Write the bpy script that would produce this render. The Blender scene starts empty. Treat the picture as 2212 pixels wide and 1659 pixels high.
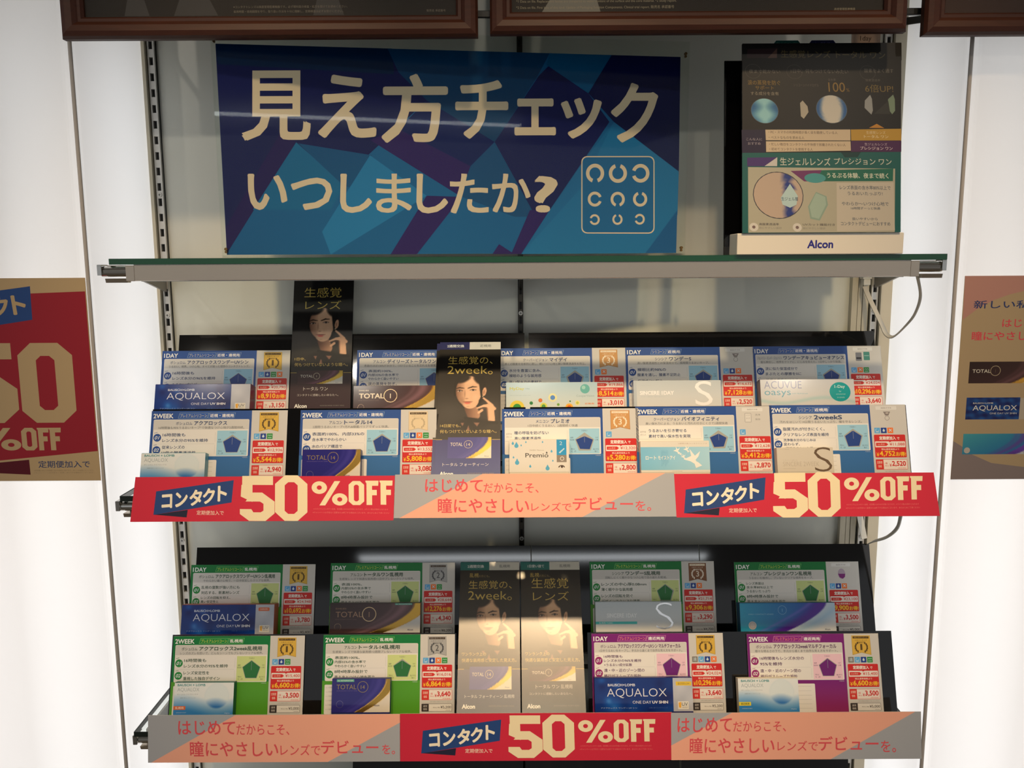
import bpy, math, random
import numpy as np
from mathutils import Matrix, Vector
random.seed(4)
S = bpy.context.scene
COL = S.collection
H0 = 1.45          # camera height above the shop floor
PI = math.pi
rad = math.radians

# ------------------------------------------------------------------ camera
yaw, pitch, roll = -.0009, .1438, -.0060
fw = Vector((math.sin(yaw)*math.cos(pitch), math.cos(yaw)*math.cos(pitch), -math.sin(pitch)))
r0 = Vector((math.cos(yaw), -math.sin(yaw), 0)); u0 = r0.cross(fw)
rt = r0*math.cos(roll) + u0*math.sin(roll); up = -r0*math.sin(roll) + u0*math.cos(roll)
cd = bpy.data.cameras.new('camera'); cam = bpy.data.objects.new('camera', cd); COL.objects.link(cam)
cd.sensor_width = 36; cd.lens = 1794/2212*36; cd.clip_start = .02; cd.clip_end = 60
M = Matrix(((rt.x, up.x, -fw.x, -.0142), (rt.y, up.y, -fw.y, -1.4227), (rt.z, up.z, -fw.z, H0), (0, 0, 0, 1)))
cam.matrix_world = M
S.camera = cam

# ------------------------------------------------------------------ world, exposure, lights
w = bpy.data.worlds.new('world'); S.world = w; w.use_nodes = True
w.node_tree.nodes['Background'].inputs[0].default_value = (.95, .97, 1.0, 1)
w.node_tree.nodes['Background'].inputs[1].default_value = .47
S.view_settings.view_transform = 'Standard'; S.view_settings.look = 'None'
S.view_settings.gamma = 1; S.view_settings.use_curve_mapping = False
S.view_settings.exposure = 0.0

def lamp(name, kind, loc, aim, energy, color, **kw):
    d = bpy.data.lights.new(name, kind); d.energy = energy; d.color = color
    for k, v in kw.items(): setattr(d, k, v)
    o = bpy.data.objects.new(name, d); COL.objects.link(o)
    o.location = loc
    v = Vector(aim) - Vector(loc)
    o.rotation_euler = v.to_track_quat('-Z', 'Y').to_euler()
    return o
WARM = (1, .72, .43)
SPOTS = [(-.48, -1.12), (.10, -1.15), (.62, -1.12)]
for i, (x, y) in enumerate(SPOTS):
    lamp('spot_lamp', 'SPOT', (x, y, H0+1.10), (x*.7, -.15, H0-.42), 60, WARM, spot_size=rad(44), spot_blend=1, shadow_soft_size=.035)
# second row of the shop's ceiling spots, further back
for (x, y) in ((-1.45, -2.35), (-.75, -2.4), (.07, -2.32), (1.3, -2.4)):
    lamp('spot_lamp', 'SPOT', (x, y, H0+1.10), (x*.6, 0, H0-.2), 11, (1, .90, .76), spot_size=rad(50), spot_blend=.6, shadow_soft_size=.03)
# long luminaire on the shop ceiling far behind the photographer
lamp('line_lamp', 'AREA', (.15, -5.75, H0+1.13), (.15, -5.75, 0), 14, (.92, .97, 1), shape='RECTANGLE', size=3.0, size_y=.16)
# fluorescent tubes inside the two opal light columns
for s in (-1, 1):
    lamp('tube_lamp', 'AREA', (s*.98, -.03, H0-.78), (s*.98, -1, H0-.78), 2.7, (1, .97, .95), shape='RECTANGLE', size=.55, size_y=1.30)
    lamp('tube_lamp', 'AREA', (s*.78, -.07, H0-.60), (0, -.07, H0-.60), 1.7, (.93, .97, 1), shape='RECTANGLE', size=.10, size_y=1.9)

# ------------------------------------------------------------------ materials
def lin(c):
    r = []
    for v in c[:3]:
        v = v/255.0
        r.append(v/12.92 if v <= .04045 else ((v+.055)/1.055)**2.4)
    return tuple(r) + (1,)
_m = {}
def mat(name, rgb=(200, 200, 200), rough=.4, metal=0, spec=.5, coat=0, noise=0, nscale=40, bump=0, stretch=None):
    if name in _m: return _m[name]
    m = bpy.data.materials.new(name); m.use_nodes = True
    nt = m.node_tree; b = nt.nodes['Principled BSDF']
    b.inputs['Base Color'].default_value = lin(rgb); b.inputs['Roughness'].default_value = rough
    b.inputs['Metallic'].default_value = metal; b.inputs['Specular IOR Level'].default_value = spec
    b.inputs['Coat Weight'].default_value = coat
    if noise or bump:
        tc = nt.nodes.new('ShaderNodeTexCoord'); n = nt.nodes.new('ShaderNodeTexNoise')
        n.inputs['Scale'].default_value = nscale; n.inputs['Detail'].default_value = 5
        src = tc.outputs['Object']
        if stretch:
            mp = nt.nodes.new('ShaderNodeMapping'); mp.inputs['Scale'].default_value = stretch
            nt.links.new(src, mp.inputs[0]); src = mp.outputs[0]
        nt.links.new(src, n.inputs['Vector'])
        if noise:
            mx = nt.nodes.new('ShaderNodeMix'); mx.data_type = 'RGBA'
            a = lin(rgb); mx.inputs[6].default_value = tuple(c*(1-noise) for c in a[:3])+(1,)
            mx.inputs[7].default_value = tuple(min(1, c*(1+noise)) for c in a[:3])+(1,)
            nt.links.new(n.outputs['Fac'], mx.inputs[0]); nt.links.new(mx.outputs[2], b.inputs['Base Color'])
        if bump:
            bp = nt.nodes.new('ShaderNodeBump'); bp.inputs['Strength'].default_value = bump; bp.inputs['Distance'].default_value = .001
            nt.links.new(n.outputs['Fac'], bp.inputs['Height']); nt.links.new(bp.outputs[0], b.inputs['Normal'])
    _m[name] = m
    return m
def print_mat(finish):
    """printed ink: the colour is the print's own, read from the mesh"""
    k = 'ink_' + finish
    if k in _m: return _m[k]
    rough, spec, metal = {'card': (.36, .35, 0), 'gloss': (.13, .5, 0), 'leaflet': (.29, 1.0, 0), 'matte': (.6, .25, 0), 'foil': (.22, .5, .9), 'acrylic': (.10, .2, 0)}[finish]
    m = bpy.data.materials.new(k); m.use_nodes = True; nt = m.node_tree; b = nt.nodes['Principled BSDF']
    a = nt.nodes.new('ShaderNodeAttribute'); a.attribute_name = 'ink'
    nt.links.new(a.outputs['Color'], b.inputs['Base Color'])
    b.inputs['Roughness'].default_value = rough; b.inputs['Specular IOR Level'].default_value = spec; b.inputs['Metallic'].default_value = metal
    if finish == 'leaflet': b.inputs['Coat Weight'].default_value = 1; b.inputs['Coat Roughness'].default_value = .27; b.inputs['Coat IOR'].default_value = 1.78; b.inputs['Coat Tint'].default_value = (1, .95, .86, 1)
    _m[k] = m
    return m
def glass_mat(name, tint, amount=1.0, edge=False):
    if name in _m: return _m[name]
    m = bpy.data.materials.new(name); m.use_nodes = True; nt = m.node_tree; nt.nodes.clear()
    o = nt.nodes.new('ShaderNodeOutputMaterial'); t = nt.nodes.new('ShaderNodeBsdfTransparent'); g = nt.nodes.new('ShaderNodeBsdfGlossy')
    f = nt.nodes.new('ShaderNodeFresnel'); mx = nt.nodes.new('ShaderNodeMixShader')
    t.inputs[0].default_value = tint; g.inputs['Roughness'].default_value = .02; f.inputs[0].default_value = 1.45
    # the sheet does not bend the rays here, so both faces must reflect like the outer one
    ge = nt.nodes.new('ShaderNodeNewGeometry'); mi = nt.nodes.new('ShaderNodeMapRange')
    mi.inputs['To Min'].default_value = 1.45; mi.inputs['To Max'].default_value = 1/1.45
    nt.links.new(ge.outputs['Backfacing'], mi.inputs['Value']); nt.links.new(mi.outputs[0], f.inputs[0])
    mu = nt.nodes.new('ShaderNodeMath'); mu.operation = 'MULTIPLY'; mu.inputs[1].default_value = amount
    nt.links.new(f.outputs[0], mu.inputs[0]); nt.links.new(mu.outputs[0], mx.inputs[0])
    nt.links.new(t.outputs[0], mx.inputs[1]); nt.links.new(g.outputs[0], mx.inputs[2]); nt.links.new(mx.outputs[0], o.inputs[0])
    _m[name] = m
    return m
def opal_mat():
    """back-lit opal acrylic: gives off its own even light and passes the tubes' light"""
    m = bpy.data.materials.new('opal_acrylic'); m.use_nodes = True; nt = m.node_tree; nt.nodes.clear()
    o = nt.nodes.new('ShaderNodeOutputMaterial')
    tr = nt.nodes.new('ShaderNodeBsdfTranslucent'); tr.inputs[0].default_value = (.92, .90, .89, 1)
    df = nt.nodes.new('ShaderNodeBsdfPrincipled'); df.inputs['Base Color'].default_value = (.62, .60, .585, 1); df.inputs['Roughness'].default_value = .35
    mx = nt.nodes.new('ShaderNodeMixShader'); mx.inputs[0].default_value = .5
    em = nt.nodes.new('ShaderNodeEmission'); em.inputs[0].default_value = (.98, .96, .93, 1); em.inputs[1].default_value = .10
    ad = nt.nodes.new('ShaderNodeAddShader')
    nt.links.new(df.outputs[0], mx.inputs[1]); nt.links.new(tr.outputs[0], mx.inputs[2])
    nt.links.new(mx.outputs[0], ad.inputs[0]); nt.links.new(em.outputs[0], ad.inputs[1]); nt.links.new(ad.outputs[0], o.inputs[0])
    return m
BLACK = mat('black_acrylic', (9, 9, 10), .05, spec=.6)
BLACKM = mat('black_metal', (22, 21, 20), .4, metal=.3)
ALU = mat('brushed_aluminium', (186, 174, 158), .27, metal=.9, noise=.10, nscale=60, stretch=(1, 40, 40), bump=.05)
CHROME = mat('chrome', (190, 188, 182), .14, metal=1)
STEEL = mat('upright_steel', (206, 204, 198), .38, metal=.35)
WALLM = mat('wall_laminate', (222, 223, 212), .30, spec=.45, noise=.02, nscale=3)
CREAM = mat('cream_profile', (198, 190, 168), .5)
PAPER = mat('white_paper', (226, 223, 216), .6)
WOOD = mat('dark_wood', (64, 32, 19), .5, spec=.3, noise=.35, nscale=14, stretch=(2, 18, 18), bump=.06)
CLEAR = glass_mat('clear_acrylic', (.975, .985, .975, 1), .28)
PANE = glass_mat('pane_glass', (.93, .955, .94, 1), 1)
GREEN = mat('glass_edge_green', (12, 66, 42), .12, spec=.6)
BOXSIDE = mat('box_board', (214, 214, 212), .45)
WHITEP = mat('white_plastic', (222, 219, 208), .4)
GREYC = mat('grey_cable', (196, 190, 176), .45)
OPAL = opal_mat()

# ------------------------------------------------------------------ mesh helpers
def link(name, me, parent=None, loc=None, rot=None):
    o = bpy.data.objects.new(name, me); COL.objects.link(o)
    if parent is not None: o.parent = parent
    if loc is not None: o.location = loc
    if rot is not None: o.rotation_euler = rot
    return o
def tag(o, label=None, cat=None, group=None, kind=None):
    if label: o['label'] = label
    if cat: o['category'] = cat
    if group: o['group'] = group
    if kind: o['kind'] = kind
    return o
def empty(name, loc=(0, 0, 0), rot=(0, 0, 0)):
    return link(name, None, None, loc, rot)
def meshof(name, V, F, mats, mi=None, smooth=False):
    me = bpy.data.meshes.new(name); me.from_pydata([tuple(v) for v in V], [], [tuple(f) for f in F])
    for m in (mats if isinstance(mats, (list, tuple)) else [mats]): me.materials.append(m)
    if mi: me.polygons.foreach_set('material_index', mi)
    if smooth: me.polygons.foreach_set('use_smooth', [True]*len(F))
    me.update()
    return me
class MB:
    def __init__(s): s.V = []; s.F = []; s.I = []
    def add(s, V, F, i=0):
        n = len(s.V); s.V += [tuple(v) for v in V]; s.F += [tuple(n+k for k in f) for f in F]; s.I += [i]*len(F)
    def box(s, x0, x1, y0, y1, z0, z1, i=0, b=0):
        if b:   # chamfered along all edges of the outline
            P = []
            for (z, k) in ((z0, b), (z0+b, 0), (z1-b, 0), (z1, b)):
                P += [(x0+k+(b if 0 else 0), y0+k, z), (x1-k, y0+k, z), (x1-k, y1-k, z), (x0+k, y1-k, z)]
            F = [(3, 2, 1, 0), (12, 13, 14, 15)]
            for r in range(3):
                for k in range(4): F.append((4*r+k, 4*r+(k+1) % 4, 4*r+4+(k+1) % 4, 4*r+4+k))
            s.add(P, F, i); return
        s.add([(x0, y0, z0), (x1, y0, z0), (x1, y1, z0), (x0, y1, z0), (x0, y0, z1), (x1, y0, z1), (x1, y1, z1), (x0, y1, z1)],
              [(3, 2, 1, 0), (4, 5, 6, 7), (0, 1, 5, 4), (1, 2, 6, 5), (2, 3, 7, 6), (3, 0, 4, 7)], i)
    def prism(s, P, x0, x1, i=0, axis='x'):
        n = len(P)
        if axis == 'x': A = [(x0, a, b) for a, b in P]; B = [(x1, a, b) for a, b in P]
        elif axis == 'z': A = [(a, b, x0) for a, b in P]; B = [(a, b, x1) for a, b in P]
        else: A = [(a, x0, b) for a, b in P]; B = [(a, x1, b) for a, b in P]
        s.add(A+B, [tuple(range(n))[::-1], tuple(range(n, 2*n))]+[(k, (k+1) % n, n+(k+1) % n, n+k) for k in range(n)], i)
    def cyl(s, c, r, h, axis='x', n=20, i=0):
        V = []
        for e in (0, h):
            for k in range(n):
                a = 2*PI*k/n; p = [r*math.cos(a), r*math.sin(a)]
                V.append({'x': (c[0]+e, c[1]+p[0], c[2]+p[1]), 'y': (c[0]+p[0], c[1]+e, c[2]+p[1]), 'z': (c[0]+p[0], c[1]+p[1], c[2]+e)}[axis])
        s.add(V, [tuple(range(n))[::-1], tuple(range(n, 2*n))]+[(k, (k+1) % n, n+(k+1) % n, n+k) for k in range(n)], i)
    def build(s, name, mats, parent=None, loc=None, rot=None, smooth=False):
        me = meshof(name, s.V, s.F, mats, s.I if isinstance(mats, (list, tuple)) else None, smooth)
        import bmesh
        bm = bmesh.new(); bm.from_mesh(me); bmesh.ops.recalc_face_normals(bm, faces=bm.faces); bm.to_mesh(me); bm.free()
        return link(name, me, parent, loc, rot)

# ------------------------------------------------------------------ flat print
_tc = bpy.data.curves.new('lettering', 'FONT'); _tc.resolution_u = 3; _tc.size = 1
_to = bpy.data.objects.new('lettering', _tc)
_gl = {}
def glyphs(s, bold, shear):
    k = (s, bold, shear)
    if k not in _gl and bold > 0:      # heavier strokes: the outline laid down again, shifted all round
        v, f = glyphs(s, 0, shear)
        n = len(v); m = 4 if bold < .03 else 8; b_ = bold*.8
        D = [(b_*math.cos(2*PI*j/m+PI/4), b_*math.sin(2*PI*j/m+PI/4)) for j in range(m)]
        _gl[k] = (np.concatenate([v+np.array(d) for d in D]), np.concatenate([f+n*j for j in range(m)]))
    if k not in _gl:
        _tc.body = s; _tc.offset = bold; _tc.shear = shear
        me = _to.to_mesh(); n = len(me.vertices)
        v = np.zeros(n*3); me.vertices.foreach_get('co', v); v = v.reshape(-1, 3)[:, :2]
        f = np.zeros(len(me.polygons)*3, int); me.polygons.foreach_get('vertices', f)
        _to.to_mesh_clear()
        _gl[k] = (v.copy(), f.reshape(-1, 3).copy())
    return _gl[k]
def homography(src, dst):
    A = []; b = []
    for (x, y), (u, v) in zip(src, dst):
        A.append([x, y, 1, 0, 0, 0, -u*x, -u*y]); b.append(u)
        A.append([0, 0, 0, x, y, 1, -v*x, -v*y]); b.append(v)
    h = np.linalg.solve(np.array(A, float), np.array(b, float))
    return np.append(h, 1).reshape(3, 3)
class Art:
    """flat print measured in mm from the sheet's top left corner, y downwards; ink laid over ink lies 0.025 mm higher"""
    STEP = 2.5e-5
    def __init__(s, finish='card', Hm=None, z0=2e-4):
        s.V = []; s.C = []; s.F = []; s.I = []; s.n = 0; s.mats = [print_mat(finish)]; s.keys = [finish]; s.Hm = Hm; s.z = z0; s.bb = []
    def mi(s, finish):
        if finish is None: return 0
        if finish not in s.keys: s.keys.append(finish); s.mats.append(print_mat(finish))
        return s.keys.index(finish)
    def put(s, P, F, col, finish=None, raw=False, lift=None):
        P = np.asarray(P, float).reshape(-1, 2)
        if s.Hm is not None and not raw:
            q = np.c_[P, np.ones(len(P))] @ s.Hm.T; P = q[:, :2]/q[:, 2:]
        bx = (P[:, 0].min(), P[:, 1].min(), P[:, 0].max(), P[:, 1].max())
        z = max([s.z]+[q[4] for q in s.bb if q[0] < bx[2] and q[2] > bx[0] and q[1] < bx[3] and q[3] > bx[1]])+s.STEP
        zz = np.full(len(P), z) if lift is None else z+lift*s.STEP*.5
        s.bb.append(bx+(zz.max(),))
        V = np.c_[P[:, 0]/1000, -P[:, 1]/1000, zz]
        if isinstance(col, np.ndarray): C = col
        else: C = np.tile(np.array(lin(col)), (len(P), 1))
        s.V.append(V); s.C.append(C)
        i = s.mi(finish)
        for f in F: s.F.append(tuple(int(k)+s.n for k in f)); s.I.append(i)
        s.n += len(P)
    def poly(s, P, col, fin=None): s.put(P, [tuple(range(len(P)))[::-1]], col, fin)
    def rect(s, x0, y0, x1, y1, col, fin=None): s.poly([(x0, y0), (x1, y0), (x1, y1), (x0, y1)], col, fin)
    def grad(s, x0, y0, x1, y1, c0, c1, horiz=False, fin=None):
        a = np.array(lin(c0)); b = np.array(lin(c1))
        C = np.array([a, b, b, a] if horiz else [a, a, b, b])
        s.put([(x0, y0), (x1, y0), (x1, y1), (x0, y1)], [(3, 2, 1, 0)], C, fin)
    def rr(s, x0, y0, x1, y1, r, col, fin=None):
        P = []
        for cx, cy, a0 in ((x1-r, y0+r, -90), (x1-r, y1-r, 0), (x0+r, y1-r, 90), (x0+r, y0+r, 180)):
            for k in range(5): a = rad(a0+22.5*k); P.append((cx+r*math.cos(a), cy+r*math.sin(a)))
        s.poly(P, col, fin)
    def disc(s, cx, cy, r, col, ry=None, n=28, fin=None):
        ry = ry or r
        s.poly([(cx+r*math.cos(2*PI*k/n), cy+ry*math.sin(2*PI*k/n)) for k in range(n)], col, fin)
    def ring(s, cx, cy, r1, r0, col, a0=0, a1=360, n=32, fin=None, sq=1):
        P = []; F = []
        for k in range(n+1):
            a = rad(a0+(a1-a0)*k/n)
            for r in (r0, r1): P.append((cx+r*math.cos(a), cy+sq*r*math.sin(a)))
        for k in range(n): F.append((2*k, 2*k+2, 2*k+3, 2*k+1))
        s.put(P, F, col, fin)
    def frame(s, x0, y0, x1, y1, r, t, col, inner):
        s.rr(x0, y0, x1, y1, r, col); s.rr(x0+t, y0+t, x1-t, y1-t, max(r-t, .2), inner)
    def fit(s, txt, x0, y0, x1, y1, col, bold=0, shear=0, rot=0, fin=None):
        v, f = glyphs(txt, bold, shear)
        if not len(v): return
        a = v.min(0); b = v.max(0); d = np.maximum(b-a, 1e-6)
        t = (v-a)/d
        P = np.c_[x0+t[:, 0]*(x1-x0), y1-t[:, 1]*(y1-y0)]
        if rot:
            c = P.mean(0); cx, cy = (x0+x1)/2, (y0+y1)/2; A = rad(rot)
            P = P-(cx, cy); P = np.c_[P[:, 0]*math.cos(A)+P[:, 1]*math.sin(A), -P[:, 0]*math.sin(A)+P[:, 1]*math.cos(A)]+(cx, cy)
        s.put(P, f, col, fin, lift=s.copies(txt, bold, len(v)))
    def copies(s, txt, bold, n):
        if bold <= 0: return None
        m = 4 if bold < .03 else 8
        return np.repeat(np.arange(m), n//m)
    def text(s, txt, x, y, em, col, bold=0, shear=0, anchor='l', maxw=None, fin=None, sx=1):
        """y is the middle of the line, em the character height"""
        v, f = glyphs(txt, bold, shear)
        if not len(v): return 0
        a = v[:, 0].min(); b = v[:, 0].max(); wd = (b-a)*em*sx; k = sx
        if maxw and wd > maxw: k = sx*maxw/wd; wd = maxw
        x0 = {'l': x, 'c': x-wd/2, 'r': x-wd}[anchor]
        s.put(np.c_[x0+(v[:, 0]-a)*em*k, y-(v[:, 1]-.38)*em], f, col, fin, lift=s.copies(txt, bold, len(v)))
        return wd
    def raster(s, x0, y0, x1, y1, nx, ny, fn, fin=None):
        """a printed picture: fn(X, Y) in mm gives sRGB 0-255 arrays"""
        xs = np.linspace(x0, x1, nx+1); ys = np.linspace(y0, y1, ny+1); X, Y = np.meshgrid(xs, ys)
        rgb = np.clip(fn(X, Y), 0, 255)/255.0
        L = np.where(rgb <= .04045, rgb/12.92, ((rgb+.055)/1.055)**2.4).reshape(-1, 3)
        k = np.arange((nx+1)*(ny+1)).reshape(ny+1, nx+1)
        F = np.stack([k[1:, :-1], k[1:, 1:], k[:-1, 1:], k[:-1, :-1]], -1).reshape(-1, 4)
        s.put(np.stack([X.ravel(), Y.ravel()], -1), F, np.c_[L, np.ones(len(L))], fin)
    def build(s, name, parent, loc=(0, 0, 0), rot=(0, 0, 0), warp=None):
        V = np.concatenate(s.V); C = np.concatenate(s.C)
        if warp: V = warp(V)
        me = bpy.data.meshes.new(name); me.from_pydata(V.tolist(), [], s.F)
        for m in s.mats: me.materials.append(m)
        me.polygons.foreach_set('material_index', s.I)
        at = me.color_attributes.new('ink', 'FLOAT_COLOR', 'POINT'); at.data.foreach_set('color', C.astype(np.float32).ravel())
        nrm = np.zeros(len(me.polygons)*3); me.polygons.foreach_get('normal', nrm)
        if (nrm.reshape(-1, 3)[:, 2] < 0).any():
            import bmesh
            bm = bmesh.new(); bm.from_mesh(me)
            fl = [f for f in bm.faces if f.normal.z < 0]
            bmesh.ops.reverse_faces(bm, faces=fl); bm.to_mesh(me); bm.free()
        me.update()
        return link(name, me, parent, loc, rot)
WHITE = (232, 230, 224)

# ================================================================== SETTING
XW = .632
def struct(mb, name, m, smooth=False):
    return tag(mb.build(name, m, smooth=smooth), kind='structure')
b = MB(); b.box(-3.2, 3.2, -7, .3, -.04, 0); struct(b, 'floor', mat('floor_tile', (150, 138, 122), .4, noise=.08, nscale=5))
b = MB(); b.box(-3.2, 3.2, -7, .3, H0+1.16, H0+1.2); struct(b, 'ceiling', mat('ceiling_board', (150, 146, 140), .8))
# back wall: two laminate panels with a joint behind the middle upright
b = MB(); b.box(-XW-.02, XW+.02, .012, .05, 0, H0+1.16); bw = struct(b, 'wall_back', BLACKM)
for x0, x1 in ((-XW-.02, -.002), (.004, XW+.02)):
    b = MB(); b.box(x0, x1, 0, .012, .02, H0+1.15, b=.001); b.build('panel', WALLM, bw)
# the glowing opal columns either side
for s, nm in ((-1, 'wall_left'), (1, 'wall_right')):
    P = [(XW if s > 0 else .6135, 0.0)]
    R = .016
    P.append((XW, -.2+R))
    for k in range(1, 7):
        a = rad(90*k/6); P.append((XW+R-R*math.cos(a), -.2+R-R*math.sin(a)))
    P.append((1.35, -.2))
    Q = [(x+(.003 if i < 2 else .002), y+(.003 if i > 6 else .002)) for i, (x, y) in enumerate(P)]
    V = []; n = len(P); z0, z1 = 0, H0+1.16
    for x, y in P: V += [(s*x, y, z0), (s*x, y, z1)]
    F = [(2*k, 2*k+2, 2*k+3, 2*k+1) for k in range(n-1)]
    if s > 0: F = [f[::-1] for f in F]
    o = link(nm, meshof(nm, V, F, OPAL)); tag(o, kind='structure')
    b = MB(); b.box(min(s*XW, s*1.37), max(s*XW, s*1.37), .012, .03, 0, H0+1.16)
    b.box(min(s*1.35, s*1.37), max(s*1.35, s*1.37), -.2, 0, 0, H0+1.16); b.build('back_board', mat('box_inside', (235, 235, 235), .8), o)
    # slim corner bead that reads as the grey vertical joint
    b = MB(); b.cyl((s*(XW+.0035), -.1965, 0), .0028, H0+1.15, 'z', 10); b.build('corner_bead', mat('grey_bead', (176, 170, 164), .5), o)

# ceiling fittings of the spots
def spot_fitting(x, y):
    t = empty('ceiling_spotlight', (x, y, H0+1.16))
    b = MB(); b.cyl((0, 0, -.03), .05, .03, 'z', 24); b.build('housing', mat('white_metal', (220, 220, 215), .4), t)
    b = MB()
    n = 24; V = []
    for r, z in ((.05, -.045), (.044, -.045), (.036, -.03), (.05, -.03)):
        for k in range(n): V.append((r*math.cos(2*PI*k/n), r*math.sin(2*PI*k/n), z))
    F = [(j*n+k, j*n+(k+1) % n, ((j+1) % 4)*n+(k+1) % n, ((j+1) % 4)*n+k) for j in range(4) for k in range(n)]
    b.add(V, F); b.build('bezel', ALU, t)
    return t
for i, (x, y) in enumerate(SPOTS): tag(spot_fitting(x, y), 'round white spotlight fitting recessed in the ceiling before the display', 'ceiling light', 'front row of ceiling spotlights')

# ================================================================== UPRIGHTS
def upright(x, wd, label, facem, dark):
    t = empty('shelf_upright', (x, 0, 0)); tag(t, label, 'shelf upright', None)
    z0, z1 = .15, H0+.62
    b = MB(); b.box(-wd/2, wd/2, -.0035, 0, z0, z1); b.build('channel', BLACKM, t)
    h = wd/2; sl = wd*.24
    b = MB()
    b.box(-h+.0008, -sl, -.009, -.0036, z0, z1, b=.0006); b.box(sl, h-.0008, -.009, -.0036, z0, z1, b=.0006)
    b.build('rail', facem, t)
    # webs between the slots, 25 mm apart like the ladder of holes; one web part with every rung, screws apart
    zt = H0+.3549
    b = MB(); n = 0
    for k in range(-10, 64):
        zc = zt-.025*k
        if zc-.0125 < z0: break
        b.box(-sl, sl, -.0088, -.0036, zc-.0188, zc-.0062)
    tag(b.build('slotted_web', facem, t), kind='stuff')
    for k in (9.5, 17.5, 33.7-.3):
        c = MB(); z = zt-.025*k-.0005; c.cyl((0, -.0108, z), .0036, .003, 'y', 14); sc = c.build('screw', STEEL, t)
        c = MB(); c.box(-.0022, .0022, -.0111, -.0107, z-.0004, z+.0004); c.box(-.0004, .0004, -.0111, -.0107, z-.0022, z+.0022); c.build('cross_slot', BLACKM, sc)
    return t
upright(-.6, .0125, 'pale slotted metal upright beside the left lit column, screwed to the wall', STEEL, 0)
upright(.6, .0125, 'pale slotted metal upright beside the right lit column, partly behind a flat cable', STEEL, 0)
upright(0, .009, 'slotted upright coloured as in shade, in the joint at the middle of the back wall', mat('shaded_steel', (70, 66, 58), .35, metal=.6), 1)  # steel coloured dark in place of the shadow on the middle upright
for s, nm in ((-1, 'trim_1'), (1, 'trim_2')):
    b = MB(); b.box(*((-.6125, -.6072) if s < 0 else (.6075, .626)), -.016, 0, 0, H0+.7, b=.001); struct(b, nm, CREAM)
    
# cable ducts beside the right upright
for i, (x, wdt, lab) in enumerate(((.5835, .0085, 'narrow cream cable duct right beside the right slotted upright'),
                                   (.5745, .0068, 'slim cream cable duct in the middle of three beside the right upright'),
                                   (.5655, .0095, 'cream cable duct farthest from the right slotted upright'))):
    b = MB(); b.box(-wdt/2, wdt/2, -.011, 0, H0-.95, H0-.001, b=.0012)
    o = b.build('cable_duct', CREAM, None, (x, 0, 0)); tag(o, lab, 'cable duct', None)

# ================================================================== GLASS SHELVES
def glass_shelf(z, y0, label, edge_m=GREEN, x0=-.592, x1=.609, th=.0085):
    t = empty('glass_shelf', (0, 0, H0+z)); tag(t, label, 'shelf')
    b = MB(); b.box(x0+.001, x1-.001, y0+.0012, -.022, -th+.0005, -.0005); b.build('pane', PANE, t)
    b = MB(); b.box(x0, x1, y0, y0+.0012, -th, 0, b=.0003)
    b.box(x0, x0+.001, y0+.0012, -.022, -th, 0); b.box(x1-.001, x1, y0+.0012, -.022, -th, 0); b.box(x0, x1, -.022, -.021, -th, 0)
    b.build('polished_edge', edge_m, t)
    return t
glass_shelf(.0105, -.22, 'long green-edged glass shelf carrying the blue banner')
glass_shelf(-.3375, -.228, 'dark-edged glass shelf under the blue-card display, behind its promotional strips', mat('glass_edge_dark', (26, 34, 32), .15), -.598, .600)
glass_shelf(-.7112, -.232, 'dark-edged glass shelf under the green-card display, behind its promotional strips', _m['glass_edge_dark'], -.602, .602)
t = empty('hanging_rail', (0, 0, H0)); tag(t, 'thin black rail carrying the wooden picture frames across the top', 'rail')
b = MB(); b.box(-.606, .626, -.226, -.220, .334, .343, b=.0008); b.build('bar', BLACKM, t)
for x in (-.604, .624):
    b = MB(); b.prism([(-.222, .334), (-.222, .342), (-.0005, .392), (-.0005, .380)], x-.0022, x+.0022); b.build('arm', BLACKM, t)

def bracket(x, z, label):
    b = MB(); b.prism([(-.009, z-.050), (-.009, z-.001), (-.208, z-.001), (-.208, z-.022), (-.203, z-.027)] if z < -.1 else [(-.009, z-.046), (-.009, z-.001), (-.205, z-.001), (-.205, z-.012), (-.12, z-.02)], x-.0018, x+.0018)
    o = b.build('shelf_bracket', mat('bracket_steel', (150, 146, 140), .4, metal=.4) if abs(x) > .1 else BLACKM, None, (0, 0, H0)); tag(o, label, 'shelf bracket')
for z, s in ((.002, 'banner shelf'), (-.346, 'blue-card shelf'), (-.7197, 'green-card shelf')):
    for x, n in ((-.6, 'left'), (0, 'middle'), (.6, 'right')):
        bracket(x*(.987 if z < -.1 else 1), z, 'thin metal bracket hooked in the %s upright under the %s' % (n, s))

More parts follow.
